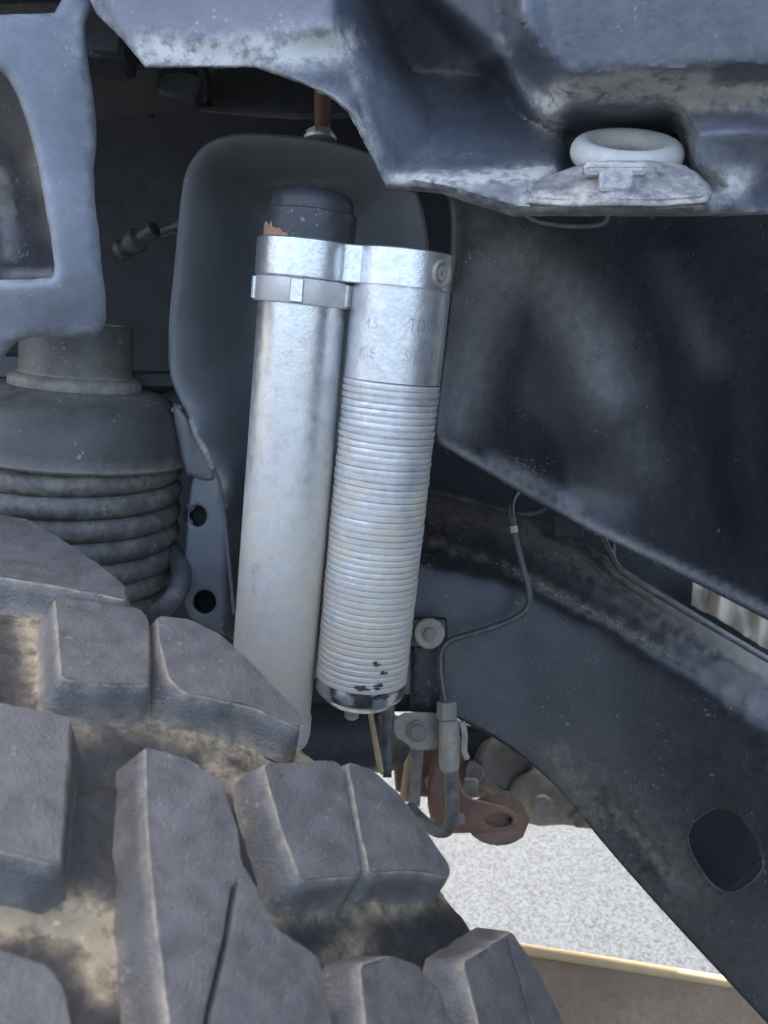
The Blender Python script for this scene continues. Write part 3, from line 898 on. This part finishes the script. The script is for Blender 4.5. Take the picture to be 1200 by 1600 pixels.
for poly, w_, a_ in (([(260, 1100), (330, 1120), (430, 1165), (500, 1180)], 42, 1.1), ([(-50, 925), (100, 925), (200, 950)], 26, 1.0), ([(50, 960), (75, 1080), (140, 1120)], 26, .8), ([(200, 1130), (260, 1120)], 18, .6),
                     ([(430, 1420), (560, 1420), (690, 1395)], 22, .45), ([(-60, 1425), (60, 1430), (160, 1450), (170, 1520)], 34, 1.5), ([(550, 1480), (500, 1540)], 30, .3), ([(340, 1200), (380, 1230)], 25, .5)):
    at = np.maximum(at, a_ * np.exp(-(seg_dist(px_, poly) / w_) ** 2))
mb.add(vs, fs, at); mb.build('carcass', M['groove'], tyre, sharp=80)


def corner_cut(pl, c):
    out = []
    for i in range(len(pl)):
        p, a, b = pl[i], pl[i - 1], pl[(i + 1) % len(pl)]
        for q in (a, b):
            d = q - p; L = np.linalg.norm(d); out.append(p + d / L * min(c, L * .3))
    return np.array(out)


def block(poly_px, draft=.0075, step=.0036, top=0.0, pxspace=True, rough=.0004, sipes=(), dust_side=.25, name='tread_block', m=None):
    pl = np.array([on_tyre(x, y) for x, y in poly_px]) if pxspace else np.asarray(poly_px, float)
    ar = 0.5 * np.sum(pl[:, 0] * np.roll(pl[:, 1], -1) - np.roll(pl[:, 0], -1) * pl[:, 1])
    if ar < 0: pl = pl[::-1]
    ol = resample(corner_cut(pl, .0022), step)
    def offs(q, d):
        tn = np.roll(q, -1, 0) - np.roll(q, 1, 0)
        nn = np.stack([tn[:, 1], -tn[:, 0]], 1); nn /= np.maximum(np.linalg.norm(nn, axis=1, keepdims=True), 1e-9)
        return q + nn * d
    c = pl.mean(0)
    ol = c + (ol - c) * 1.0
    # round the corners a bit
    ol = offs(ol, 0) + (offs(ol, 1.0) - ol) * np.array([[fbm(TP(u, s_, TR), 90) * .0004 + fbm(TP(u, s_, TR), 400) * .0003] for u, s_ in ol])
    inn = offs(ol, -.0008)
    n_ = len(ol)
    x0, y0 = pl.min(0); x1, y1 = pl.max(0)
    gx, gy = np.meshgrid(np.arange(x0, x1, step), np.arange(y0, y1, step)); gp = np.stack([gx.ravel(), gy.ravel()], 1)
    gp = gp + np.random.RandomState(1).uniform(-.3, .3, gp.shape) * step
    gp = gp[inside(gp, inn) & (seg_dist(gp, inn, True) > step * .5)]
    for q in sipes:
        sq = resample(np.array([on_tyre(x, y) for x, y in q]), .0014, closed=False)
        ep = np.vstack([offs(sq, w_) for w_ in (0, .0008, -.0008, .0015, -.0015, .0022, -.0022)])[:]
        ep = ep[inside(ep, inn) & (seg_dist(ep, inn, True) > step * .4)]
        gp = np.vstack([gp[seg_dist(gp, sq) > .0034], ep])
    allp = np.vstack([inn, gp]) if len(gp) else inn
    res = delaunay_2d_cdt([Vector((float(a), float(b))) for a, b in allp], [(i, (i + 1) % n_) for i in range(n_)], [], 1, 1e-6)
    v2 = np.array([(v.x, v.y) for v in res[0]]); tri = [tuple(f) for f in res[2]]
    sgn = lambda f: (v2[f[1]][0] - v2[f[0]][0]) * (v2[f[2]][1] - v2[f[0]][1]) - (v2[f[1]][1] - v2[f[0]][1]) * (v2[f[2]][0] - v2[f[0]][0])
    m_ = MB(); V = []; A_ = []
    sip = [np.array([on_tyre(x, y) for x, y in q]) for q in sipes]
    for u, s in v2:
        q = TP(u, s, TR); dz = fbm(q, 45) * rough * 2.2 + fbm(q, 160) * rough
        for sq in sip:
            dd = seg_dist([(u, s)], sq)[0]; dz -= .0065 * math.exp(-(dd / .0011) ** 4)
        V.append(TP(u, s, TR + top + dz)); A_.append(.04)
    # normals outward: axial x arc orientation
    tri = [f if sgn(f) < 0 else f[::-1] for f in tri]
    F_ = list(tri)
    b = len(V)
    # match ring: use the first n_ CDT verts (input order kept)
    lay = [(inn, 0.0, .10), (offs(ol, -.0003), -.0004, .75), (offs(ol, .0002), -.0013, .35)]
    for k in range(1, 5):
        t = k / 4; lay.append((offs(ol, .0002 + draft * t), -.0013 - (DEP - .001) * t, [.02, .05, .25, .7][k - 1] * (dust_side * 2)))
    rings = []
    for (q, dz, a_) in lay:
        rings.append(len(V))
        for u, s in q:
            w = fbm(TP(u, s, TR), 60) * .0008
            V.append(TP(u, s, TR + top + dz + (w if dz < -.004 else w * .4))); A_.append(a_)
    # stitch cap boundary to ring 0
    for i in range(n_):
        j = (i + 1) % n_
        F_.append((i, j, rings[0] + j, rings[0] + i)[::1])
    for r0, r1 in zip(rings[:-1], rings[1:]):
        for i in range(n_):
            j = (i + 1) % n_; F_.append((r0 + i, r0 + j, r1 + j, r1 + i))
    m_.add(V, F_, A_)
    o_ = m_.build(name, m or M['rubber'], tyre, sharp=50)
    return o_


TREAD = {
    'A': ([(-60, 798), (40, 811), (100, 844), (195, 914), (198, 937), (120, 922), (0, 902), (-60, 898)], dict(dust_side=.9)),
    'B1': ([(84, 934), (150, 940), (220, 949), (234, 968), (233, 1071), (170, 1070), (94, 1061), (90, 1000)], dict(dust_side=.7)),
    'B2': ([(245, 961), (300, 968), (345, 990), (470, 1116), (470, 1140), (400, 1107), (285, 1082), (264, 1060), (248, 1000)], dict(dust_side=1.1)),
    'C1': ([(410, 1192), (525, 1187), (536, 1200), (566, 1368), (470, 1378), (440, 1300)], dict(dust_side=.45)),
    'C2': ([(542, 1190), (580, 1200), (625, 1240), (706, 1356), (702, 1372), (650, 1362), (578, 1364), (560, 1290)], dict(dust_side=.5)),
    'E': ([(-120, 1080), (0, 1098), (112, 1120), (106, 1220), (96, 1352), (0, 1330), (-120, 1310)], {}),
    'F': ([(226, 1163), (290, 1180), (345, 1222), (373, 1290), (378, 1345), (400, 1380), (432, 1448), (500, 1495), (520, 1600), (530, 1720), (290, 1720), (262, 1600), (238, 1400), (228, 1280)], dict(sipes=[[(366, 1390), (352, 1470), (326, 1585)]])),
    'D1': ([(560, 1506), (610, 1492), (650, 1505), (690, 1550), (715, 1640), (740, 1760), (600, 1760), (575, 1640)], {}),
    'D2': ([(722, 1502), (800, 1454), (850, 1535), (890, 1615), (930, 1700), (770, 1700), (748, 1600)], dict(sipes=[[(795, 1470), (830, 1590), (850, 1700)]])),
    'G': ([(-120, 1470), (0, 1482), (80, 1508), (104, 1545), (118, 1640), (130, 1760), (-120, 1760)], {}),
}
TB = {}
for key, (pl, kw) in TREAD.items():
    TB[key] = block(pl, **kw)
# the pattern goes on round the wheel outside the picture
for key, ks in (('B1', (-4, -3, -2)), ('B2', (-4, -3, -2)), ('C1', (2, 3, 4)), ('C2', (2, 3, 4)), ('F', (3, -3))):
    for k in ks:
        c = TB[key].copy(); COL.objects.link(c); c.parent = tyre
        from mathutils import Matrix
        c.matrix_local = Matrix.Rotation(k * DPH * 1.0, 4, Vector(TA))

# ------------------------------------------------------------------ frame rail (lower right)
fr = thing('frame_rail', 'dark painted body panel with an oval hole and a dusty ledge, at the lower right', 'frame rail', P(900, 1100, .85))
fo = [(560, 735), (700, 768), (800, 800), (880, 828), (960, 878), (1100, 965), (1260, 1062), (1260, 1680)] + [tuple(q) for q in chaikin([(1255, 1660), (1195, 1595), (1050, 1440), (945, 1322), (880, 1238), (805, 1172), (722, 1126), (690, 1112)], 2, False)] + [(560, 1112)]
oval = []
for t in np.linspace(0, 2 * math.pi, 40)[:-1]:
    x, y = 50 * math.cos(t), 66 * math.sin(t); s_ = 1 + .10 * math.cos(4 * t + .3) * -.5; a_ = math.radians(-28)
    oval.append((1133 + s_ * (x * math.cos(a_) - y * math.sin(a_)), 1327 + s_ * (x * math.sin(a_) + y * math.cos(a_))))
small = [(927 + 8 * math.cos(t), 1261 + 9 * math.sin(t)) for t in np.linspace(0, 2 * math.pi, 14)[:-1]]
FV = dict(a=(500, 715, .97), b=(800, 798, .97), c=(960, 876, .97), d=(1300, 1085, .97), e=(500, 792, .905), f=(800, 850, .905), g=(960, 928, .905), h=(1300, 1140, .905), e2=(500, 812, .912), f2=(800, 868, .912), g2=(960, 948, .912), h2=(1300, 1160, .912),
          i=(500, 835, .868), j=(800, 890, .868), k=(960, 975, .868), l=(1300, 1190, .868), m=(500, 1150, .85), n=(800, 1200, .85), o=(1000, 1420, .85), p=(1300, 1720, .85), q=(1300, 1400, .86))
FF = [x.split() for x in ['a b f e', 'b c g f', 'c d h g', 'e f f2 e2', 'f g g2 f2', 'g h h2 g2', 'e2 f2 j i', 'f2 g2 k j', 'g2 h2 l k', 'i j n m', 'j k o n', 'k l q o', 'q p o']]
sheet('rail_panel', M['frame'], fo, facets(FV, FF), fr, step=13, thick=.004, rim=5, rim_d=.003, holes=[oval, small], smooth_it=4,
      dust_sheen=[([(640, 785), (800, 822), (960, 900), (1240, 1075)], 22, .22), ([(650, 838), (800, 888), (960, 972), (1060, 1032)], 4, .5), ([(650, 1040), (700, 1030)], 22, .35), ([(870, 1180), (930, 1270)], 28, .35), ([(960, 1270), (1050, 1370)], 12, .4), ([(1060, 1380), (900, 1200)], 60, .16)],
      bumps=[([(950, 1255), (990, 1300), (1045, 1378)], 13, -.005)], rough=.0005, rough_sc=160, creases=[[(560, 804), (800, 850), (960, 928), (1250, 1109)], [(560, 846), (800, 890), (960, 975), (1250, 1158)]])
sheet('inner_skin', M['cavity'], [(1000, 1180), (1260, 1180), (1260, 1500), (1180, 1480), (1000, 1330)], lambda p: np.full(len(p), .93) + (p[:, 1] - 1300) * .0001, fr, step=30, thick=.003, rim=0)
mb = MB(); mb.tube([P(1140, 1395, .90), P(1180, 1352, .90), P(1225, 1310, .905)], .002, 8); mb.build('seam_wire', M['darkpart'], fr)

def crumbs(name, line, dfn, nn, spread, size, m, par, seed=1, dz=.001):
    rg = random.Random(seed); ln = resample(line, 2.0, closed=False); mb_ = MB(); qs = []
    for _ in range(nn):
        t = rg.random(); c_ = ln[int(t * (len(ln) - 1))]
        if noise.noise((c_[0] * .02, c_[1] * .02, seed)) + rg.uniform(-.25, .25) < -.05: continue
        qs.append((c_[0] + rg.gauss(0, spread), c_[1] + rg.gauss(0, spread), rg.uniform(.4, 1) ** 2 * size))
    qa = np.array(qs); dd = dfn(qa[:, :2])
    for (x, y, sz), d_ in zip(qs, dd):
        c_ = P(x, y, d_ - dz); v_ = []
        for k in range(6):
            o_ = np.zeros(3); o_[k // 2] = (1 if k % 2 else -1) * rg.uniform(.5, 1.2); v_.append(c_ + o_ * sz)
        mb_.add(v_, [(0, 4, 2), (2, 4, 1), (1, 4, 3), (3, 4, 0), (2, 5, 0), (1, 5, 2), (3, 5, 1), (0, 5, 3)][:8], 1.0)
    o_ = mb_.build(name, m, par, smooth=False); o_['kind'] = 'stuff'; return o_


M['crumb'] = mat('dry_dirt', (.62, .59, .53), .9, film=.2, var=.3)
fdep = facets(FV, FF)
crumbs('dirt_crumbs', [(640, 832), (720, 855), (800, 888), (880, 932), (960, 973), (1070, 1038)], fdep, 924, 2.6, 0.00087, M['crumb'], fr, 4, dz=.002)
crumbs('dirt_specks', [(640, 800), (800, 835), (960, 912), (1200, 1060)], fdep, 300, 16, 0.00062, M['crumb'], fr, 8, dz=.001)
sdep = tps(side_ctrl)
crumbs('dirt_crumbs', [(690, 690), (760, 732), (850, 785), (960, 842), (1100, 912), (1240, 982)], lambda p: sdep(p) + .001, 924, 4.5, 0.00062, M['crumb'], liner, 5, dz=.001)
crumbs('dirt_specks', [(760, 700), (840, 738), (930, 795)], sdep, 660, 13, 0.00056, M['crumb'], liner, 6, dz=.0005)
udep = facets(LV, LF)

# wires and lines along the ledge
hl = thing('brake_line', 'thin grey bent metal brake line running down to the fitting beside the ribbed reservoir', 'brake line', P(760, 980, .82))
pts = [(860, 770, .90), (856, 788, .885), (838, 803, .875), (815, 799, .87)]
path1 = chaikin([P(*q) for q in [(600, 752, .90), (670, 766, .89), (740, 783, .885), (800, 800, .875), (835, 804, .872), (855, 790, .872), (862, 770, .88)]], 3, False)
mb = MB(); mb.tube(path1, .0030, 10); mb.build('upper_line', M['line'], hl)
path2 = chaikin([P(*q) for q in [(838, 762, .87), (812, 764, .855), (797, 785, .845), (803, 828, .84), (815, 880, .835), (829, 928, .83), (824, 955, .825), (794, 972, .82), (744, 989, .81), (703, 999, .80), (688, 1016, .795), (687, 1045, .79), (696, 1100, .785)]], 3, False)
mb = MB(); mb.tube(path2, .0029, 12); mb.build('line_tube', M['line'], hl)
mb = MB(); mb.tube([P(802, 822, .838), P(804, 832, .838)], .0036, 10); mb.build('line_clip', M['white'], hl)
FX = frame_from_z(UPV)
mb = MB(); mb.prism([(.0088 * math.cos(a), .0088 * math.sin(a)) for a in np.arange(6) * math.pi / 3], P(698, 1112, .785), FX, -.007, .009, .001); mb.build('flare_nut', M['tansteel'], hl)
mb = MB(); mb.lathe(P(702, 1125, .785), FX, [(.0055, -.046), (.0085, -.043), (.0092, -.036), (.0092, -.002), (.008, 0)], 24, attr=[.5] * 5); mb.build('fitting_body', M['tansteel'], hl)
hose = thing('brake_hose', 'grey rubber brake hose hanging below the tan fitting', 'brake hose', P(704, 1240, .785))
mb = MB(); mb.tube(chaikin([P(*q) for q in [(703, 1185, .785), (705, 1225, .785), (708, 1270, .785), (702, 1296, .79), (684, 1300, .80), (660, 1284, .82), (640, 1262, .84)]], 3, False), .0062, 14, attr=.2); mb.build('hose_body', M['hose'], hose)
mb = MB(); mb.lathe(P(703, 1195, .785), FX, [(.0072, -.004), (.0072, .006)], 20, attr=[.4, .4]); mb.build('hose_ferrule', M['tansteel'], hose)
hb = thing('hose_bracket', 'dusty tan steel bracket with a bolt holding the brake line fitting', 'bracket', P(650, 1140, .79))
sheet('plate', M['tansteel'], chaikin([(614, 1114), (685, 1112), (690, 1125), (690, 1170), (645, 1174), (634, 1160), (616, 1152)], 1), lambda p: np.full(len(p), .80) + (p[:, 0] - 640) * .0001, hb, step=8, thick=.004, rim=4, rim_d=.002, dust_sheen=[([(620, 1120), (680, 1160)], 30, .4)])
sheet('post', M['frame'], [(640, 1000), (694, 1000), (696, 1118), (640, 1112)], lambda p: np.full(len(p), .815), hb, step=16, thick=.004, rim=4)
sheet('side_strip', M['tower'], [(618, 985), (642, 985), (640, 1085), (612, 1082)], lambda p: np.full(len(p), .80), hb, step=12, thick=.003, rim=3)
mb = MB(); mb.lathe(P(653, 1142, .797), frame_from_z(-FWD), [(.0095, 0), (.0095, .002), (.007, .003), (.0065, .006), (0, .007)], 20); mb.build('bracket_bolt', M['greysteel'], hb)
mb = MB(); mb.tube(chaikin([P(*q) for q in [(722, 1128, .78), (727, 1150, .78), (724, 1172, .78), (730, 1186, .78)]], 2, False), .0028, 8, attr=.5); mb.build('spring_clip', M['tansteel'], hb)
bw = thing('flange_bolt', 'dusty washer-headed bolt beside the ribbed reservoir, above the brake fitting', 'bolt', P(671, 990, .80))
bx = frame_from_z(unit(-FWD + RIGHT * .1))
mb = MB(); mb.lathe(P(671, 990, .80), bx, [(.0138, -.004), (.0138, .001), (.0128, .0022), (.0095, .0016), (.008, .001)], 36, attr=[.5, .5, .7, .6, .5]); mb.build('washer', M['tansteel'], bw)
mb = MB(); mb.prism([(.0066 * math.cos(a), .0066 * math.sin(a)) for a in np.arange(6) * math.pi / 3], P(671, 990, .80), bx, .0, .005, .001); mb.build('bolt_head', M['greysteel'], bw)
mb = MB(); mb.box(P(668, 988, .812), frame_from_z(-FWD), (.018, .014, .005), .002); mb.build('bolt_tab', M['frame'], bw)

l2 = thing('second_brake_line', 'long thin dark line running down the dusty ledge to the right edge', 'brake line', P(1000, 900, .95))
p2 = chaikin([P(*q) for q in [(925, 815, .97), (945, 845, .95), (957, 872, .94), (966, 888, .935), (1000, 912, .93), (1090, 966, .93), (1270, 1072, .93)]], 3, False)
mb = MB(); mb.tube(p2, .0036, 10, attr=.1); mb.build('line_tube', M['line'], l2)
p3 = chaikin([P(*q) for q in [(965, 830, .97), (957, 850, .955), (958, 872, .945)]], 2, False)
mb = MB(); mb.tube(p3, .003, 8); mb.build('branch_tube', M['line'], l2)
mb = MB(); mb.box(P(888, 822, .95), frame_from_z(-FWD), (.016, .012, .003), .001); mb.build('line_bracket', M['darkpart'], l2)
sh = thing('heat_shield', 'crinkled beige metal heat shield in the gap under the liner edge', 'heat shield', P(1150, 950, 1.05))
sheet('shield_sheet', M['shield'], [(1085, 900), (1260, 985), (1260, 1040), (1190, 1010), (1120, 965), (1080, 945)], lambda p: 1.02 + .012 * np.sin((p[:, 0] + p[:, 1] * .4) / 11.0) + .006 * np.sin(p[:, 0] / 5.3), sh, step=6, thick=.002, rim=0, sharp=80, dust_sheen=[([(1090, 940), (1250, 1020)], 40, .4)])
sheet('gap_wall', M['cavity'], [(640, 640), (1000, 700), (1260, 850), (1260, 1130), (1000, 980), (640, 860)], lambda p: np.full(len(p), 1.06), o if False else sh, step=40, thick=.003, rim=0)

# ------------------------------------------------------------------ axle and rusty links
ra = thing('rusty_link', 'rust-brown steering link with an oval eye, below the brake fitting', 'link', P(750, 1275, .95))
lo = chaikin([(668, 1180), (712, 1175), (722, 1245), (760, 1252), (800, 1262), (815, 1282), (800, 1298), (740, 1302), (668, 1302)], 2)
sheet('link_body', M['rust'], lo, tps([(668, 1180, .94), (668, 1300, .93), (815, 1280, .93), (740, 1275, .905), (720, 1180, .94)]), ra, step=7, thick=.02, rim=8, rim_d=.008, holes=[[(779 + 21 * math.cos(t), 1281 + 9 * math.sin(t)) for t in np.linspace(0, 2 * math.pi, 20)[:-1]]], rough=.001)
mb = MB(); mb.lathe(P(718, 1278, .90), frame_from_z(-FWD), [(.006, 0), (.006, .004), (0, .005)], 16); mb.build('link_nut', M['greysteel'], ra)
kn = thing('steering_knuckle', 'brown rusted steering knuckle plate behind the brake bracket', 'knuckle', P(665, 1210, .98))
sheet('plate', M['rust'], [(612, 1165), (720, 1150), (740, 1260), (700, 1262), (668, 1245), (640, 1245), (618, 1235)], lambda p: .99 + .0002 * (p[:, 0] - 660), kn, step=14, thick=.015, rim=8)
mb = MB(); mb.tube([P(645, 1170, .955), P(634, 1250, .955)], .007, 12, attr=.4); mb.build('strut_rod', M['rod'], kn)
ax_o = thing('axle_tube', 'dusty grey-brown axle housing end behind the frame panel edge', 'axle', P(800, 1210, 1.0))
tx = frame_from_z(unit(RIGHT * .25 + FWD * -1 + UPV * .1))
mb = MB(); mb.lathe(P(790, 1195, 1.02), tx, [(.036, -.06), (.036, .01), (.034, .016), (.026, .018), (.025, .008), (.012, .007), (0, .007)], 40, attr=[.3, .3, .5, .4, .1, .1, .1]); mb.build('tube_end', M['greysteel'], ax_o)
sheet('housing', M['greysteel'], chaikin([(780, 1225), (860, 1190), (960, 1240), (960, 1300), (905, 1292), (880, 1288), (830, 1292), (808, 1270)], 1), tps([(780, 1225, 1.01), (860, 1190, 1.0), (950, 1295, .99), (850, 1250, .965), (900, 1260, .975), (815, 1280, 1.0)]), ax_o, step=11, thick=.03, rim=10, rim_d=.01, rough=.002,
      dust_sheen=[([(830, 1260), (930, 1270)], 30, .7)], bumps=[([(888, 1215), (892, 1290)], 5, .006)])
mb = MB(); mb.box(P(735, 1230, .96), frame_from_z(UPV), (.008, .008, .009), .002); mb.build('drain_plug', M['tansteel'], ax_o)
mb = MB(); mb.box(P(765, 1170, 1.04), frame_from_z(UPV), (.05, .02, .03), .006); mb.build('upper_web', M['cavity'], ax_o)
st = thing('wiring_strap', 'pair of thin tan-edged straps hanging below the ribbed reservoir', 'strap', P(595, 1160, .74))
sheet('strap_strip', M['rod'], [(573, 1105), (581, 1105), (600, 1205), (596, 1212), (588, 1195)], lambda p: np.full(len(p), .74), st, step=8, thick=.003, rim=2)
sheet('strap_strip', M['line'], [(596, 1092), (618, 1088), (614, 1150), (612, 1215), (598, 1215), (594, 1150)], lambda p: np.full(len(p), .75), st, step=8, thick=.003, rim=3)
mb = MB()
for x, y, d_, r_ in ((848, 1262, .955, .012), (905, 1280, .965, .009)):
    mb = MB(); mb.lathe(P(x, y, d_), frame_from_z(-FWD), [(r_, -.01), (r_, .002), (r_ * .8, .004), (r_ * .5, .002), (0, .002)], 20, attr=[.4] * 5); mb.build('housing_boss', M['greysteel'], ax_o)
sheet('caliper_plate', M['greysteel'], [(640, 1172), (662, 1172), (656, 1262), (640, 1252)], lambda p: np.full(len(p), .93), kn, step=9, thick=.008, rim=4, rim_d=.003, dust_sheen=[([(650, 1180), (648, 1250)], 20, .6)])
mb = MB(); mb.lathe(P(676, 1222, .95), frame_from_z(-FWD), [(.008, -.004), (.008, .003), (.005, .006), (0, .006)], 16, attr=[.4] * 4); mb.build('knuckle_bolt', M['greysteel'], kn)
sheet('axle_beam', M['rust'], [(636, 1150), (700, 1148), (760, 1176), (860, 1186), (955, 1270), (955, 1290), (870, 1288), (825, 1276), (752, 1246), (700, 1250), (636, 1232)], lambda p: 1.03 + .006 * np.sin(p[:, 0] / 17.0) * np.sin(p[:, 1] / 13.0), ax_o, step=9, thick=.02, rim=6, rim_d=.006, rough=.002, dust_sheen=[([(760, 1230), (930, 1280)], 24, .6)])
mb = MB(); mb.lathe(P(742, 1208, .99), frame_from_z(-FWD), [(.0105, -.02), (.0105, .002), (.007, .003), (.0065, .0), (0, 0)], 20, attr=[.3] * 5); mb.build('bush', M['greysteel'], ax_o)
# dark axle housing behind the reservoir foot
dh = thing('axle_housing', 'shadowy dark axle housing between tyre and reservoir foot', 'axle', P(520, 1160, .85))
mb = MB(); mb.tube([P(300, 1190, .88), P(480, 1165, .86), P(570, 1150, .86), P(600, 1160, .9)], [.05, .04, .034, .03], 24); mb.build('housing_tube', M['darkpart'], dh)

# ------------------------------------------------------------------ arm bottom right
am = thing('control_arm', 'brown dusty steel arm with a pale worn top edge, at the bottom right', 'control arm', P(1000, 1560, .98))
sheet('arm_side', M['arm'], [(640, 1452), (820, 1486), (960, 1508), (1130, 1536), (1300, 1566), (1300, 1800), (640, 1800)], lambda p: .98 - (p[:, 1] - 1500) * .0002, am, step=22, thick=.03, rim=8, rim_d=.008, rough=.001)
mb = MB(); mb.tube([P(640, 1452, .985), P(820, 1484, .982), P(960, 1506, .98), P(1130, 1534, .978), P(1300, 1563, .975)], .0062, 12, attr=.0); mb.build('edge_bead', M['rod'], am)

# ------------------------------------------------------------------ things in the dark cavity
bx_ = thing('relay_box', 'dark box hanging under the liner lip, at the top of the cavity', 'box', P(220, 135, .85))
mb = MB(); mb.box(P(215, 118, .72), frame_from_z(unit(UPV + FWD * .2 - RIGHT * .12)), (.055, .03, .017), .003); mb.build('box_body', M['darkpart'], bx_)
mb = MB(); mb.box(P(283, 140, .71), frame_from_z(unit(UPV + RIGHT * .3)), (.016, .012, .012), .003); mb.build('box_corner', M['darkpart'], bx_)
tr = thing('plastic_tray', 'grey dark underside tray above the shock tower', 'tray', P(400, 150, .8))
sheet('tray_sheet', M['tray'], chaikin([(150, 150), (300, 160), (330, 95), (560, 95), (580, 180), (470, 185), (370, 178), (250, 165), (235, 190), (215, 160)], 1), tps([(200, 150, .80), (300, 150, .76), (450, 180, .74), (560, 150, .76), (400, 110, .82), (330, 100, .82)]), tr, step=12, thick=.003, rim=5,
      bumps=[([(360, 110), (362, 140)], 5, .01), ([(410, 130), (440, 160), (445, 125)], 5, .01)], dust_sheen=[([(300, 160), (460, 182)], 10, .25)])
tr2 = MB(); tr2.box(P(165, 62, .66), frame_from_z(unit(UPV + RIGHT * .1)), (.02, .02, .022), .004); tr2.build('clip_box', M['darkpart'], tr)
cn = thing('pipe_fitting', 'small shiny pipe fitting glinting in the dark cavity', 'fitting', P(215, 380, .85))
cx_ = frame_from_z(unit(RIGHT * .8 + UPV * .3 - FWD * .45))
mb = MB(); mb.lathe(P(200, 385, .80), cx_, [(.004, -.012), (.0095, -.010), (.0105, -.004), (.008, 0), (.0095, .004), (.011, .008), (.011, .014), (.007, .018), (.007, .034)], 24); mb.build('union_nut', M['darkpart'], cn)
mb = MB(); mb.tube([P(252, 362, .79), P(285, 352, .79)], .006, 12); mb.build('elbow', M['line'], cn)
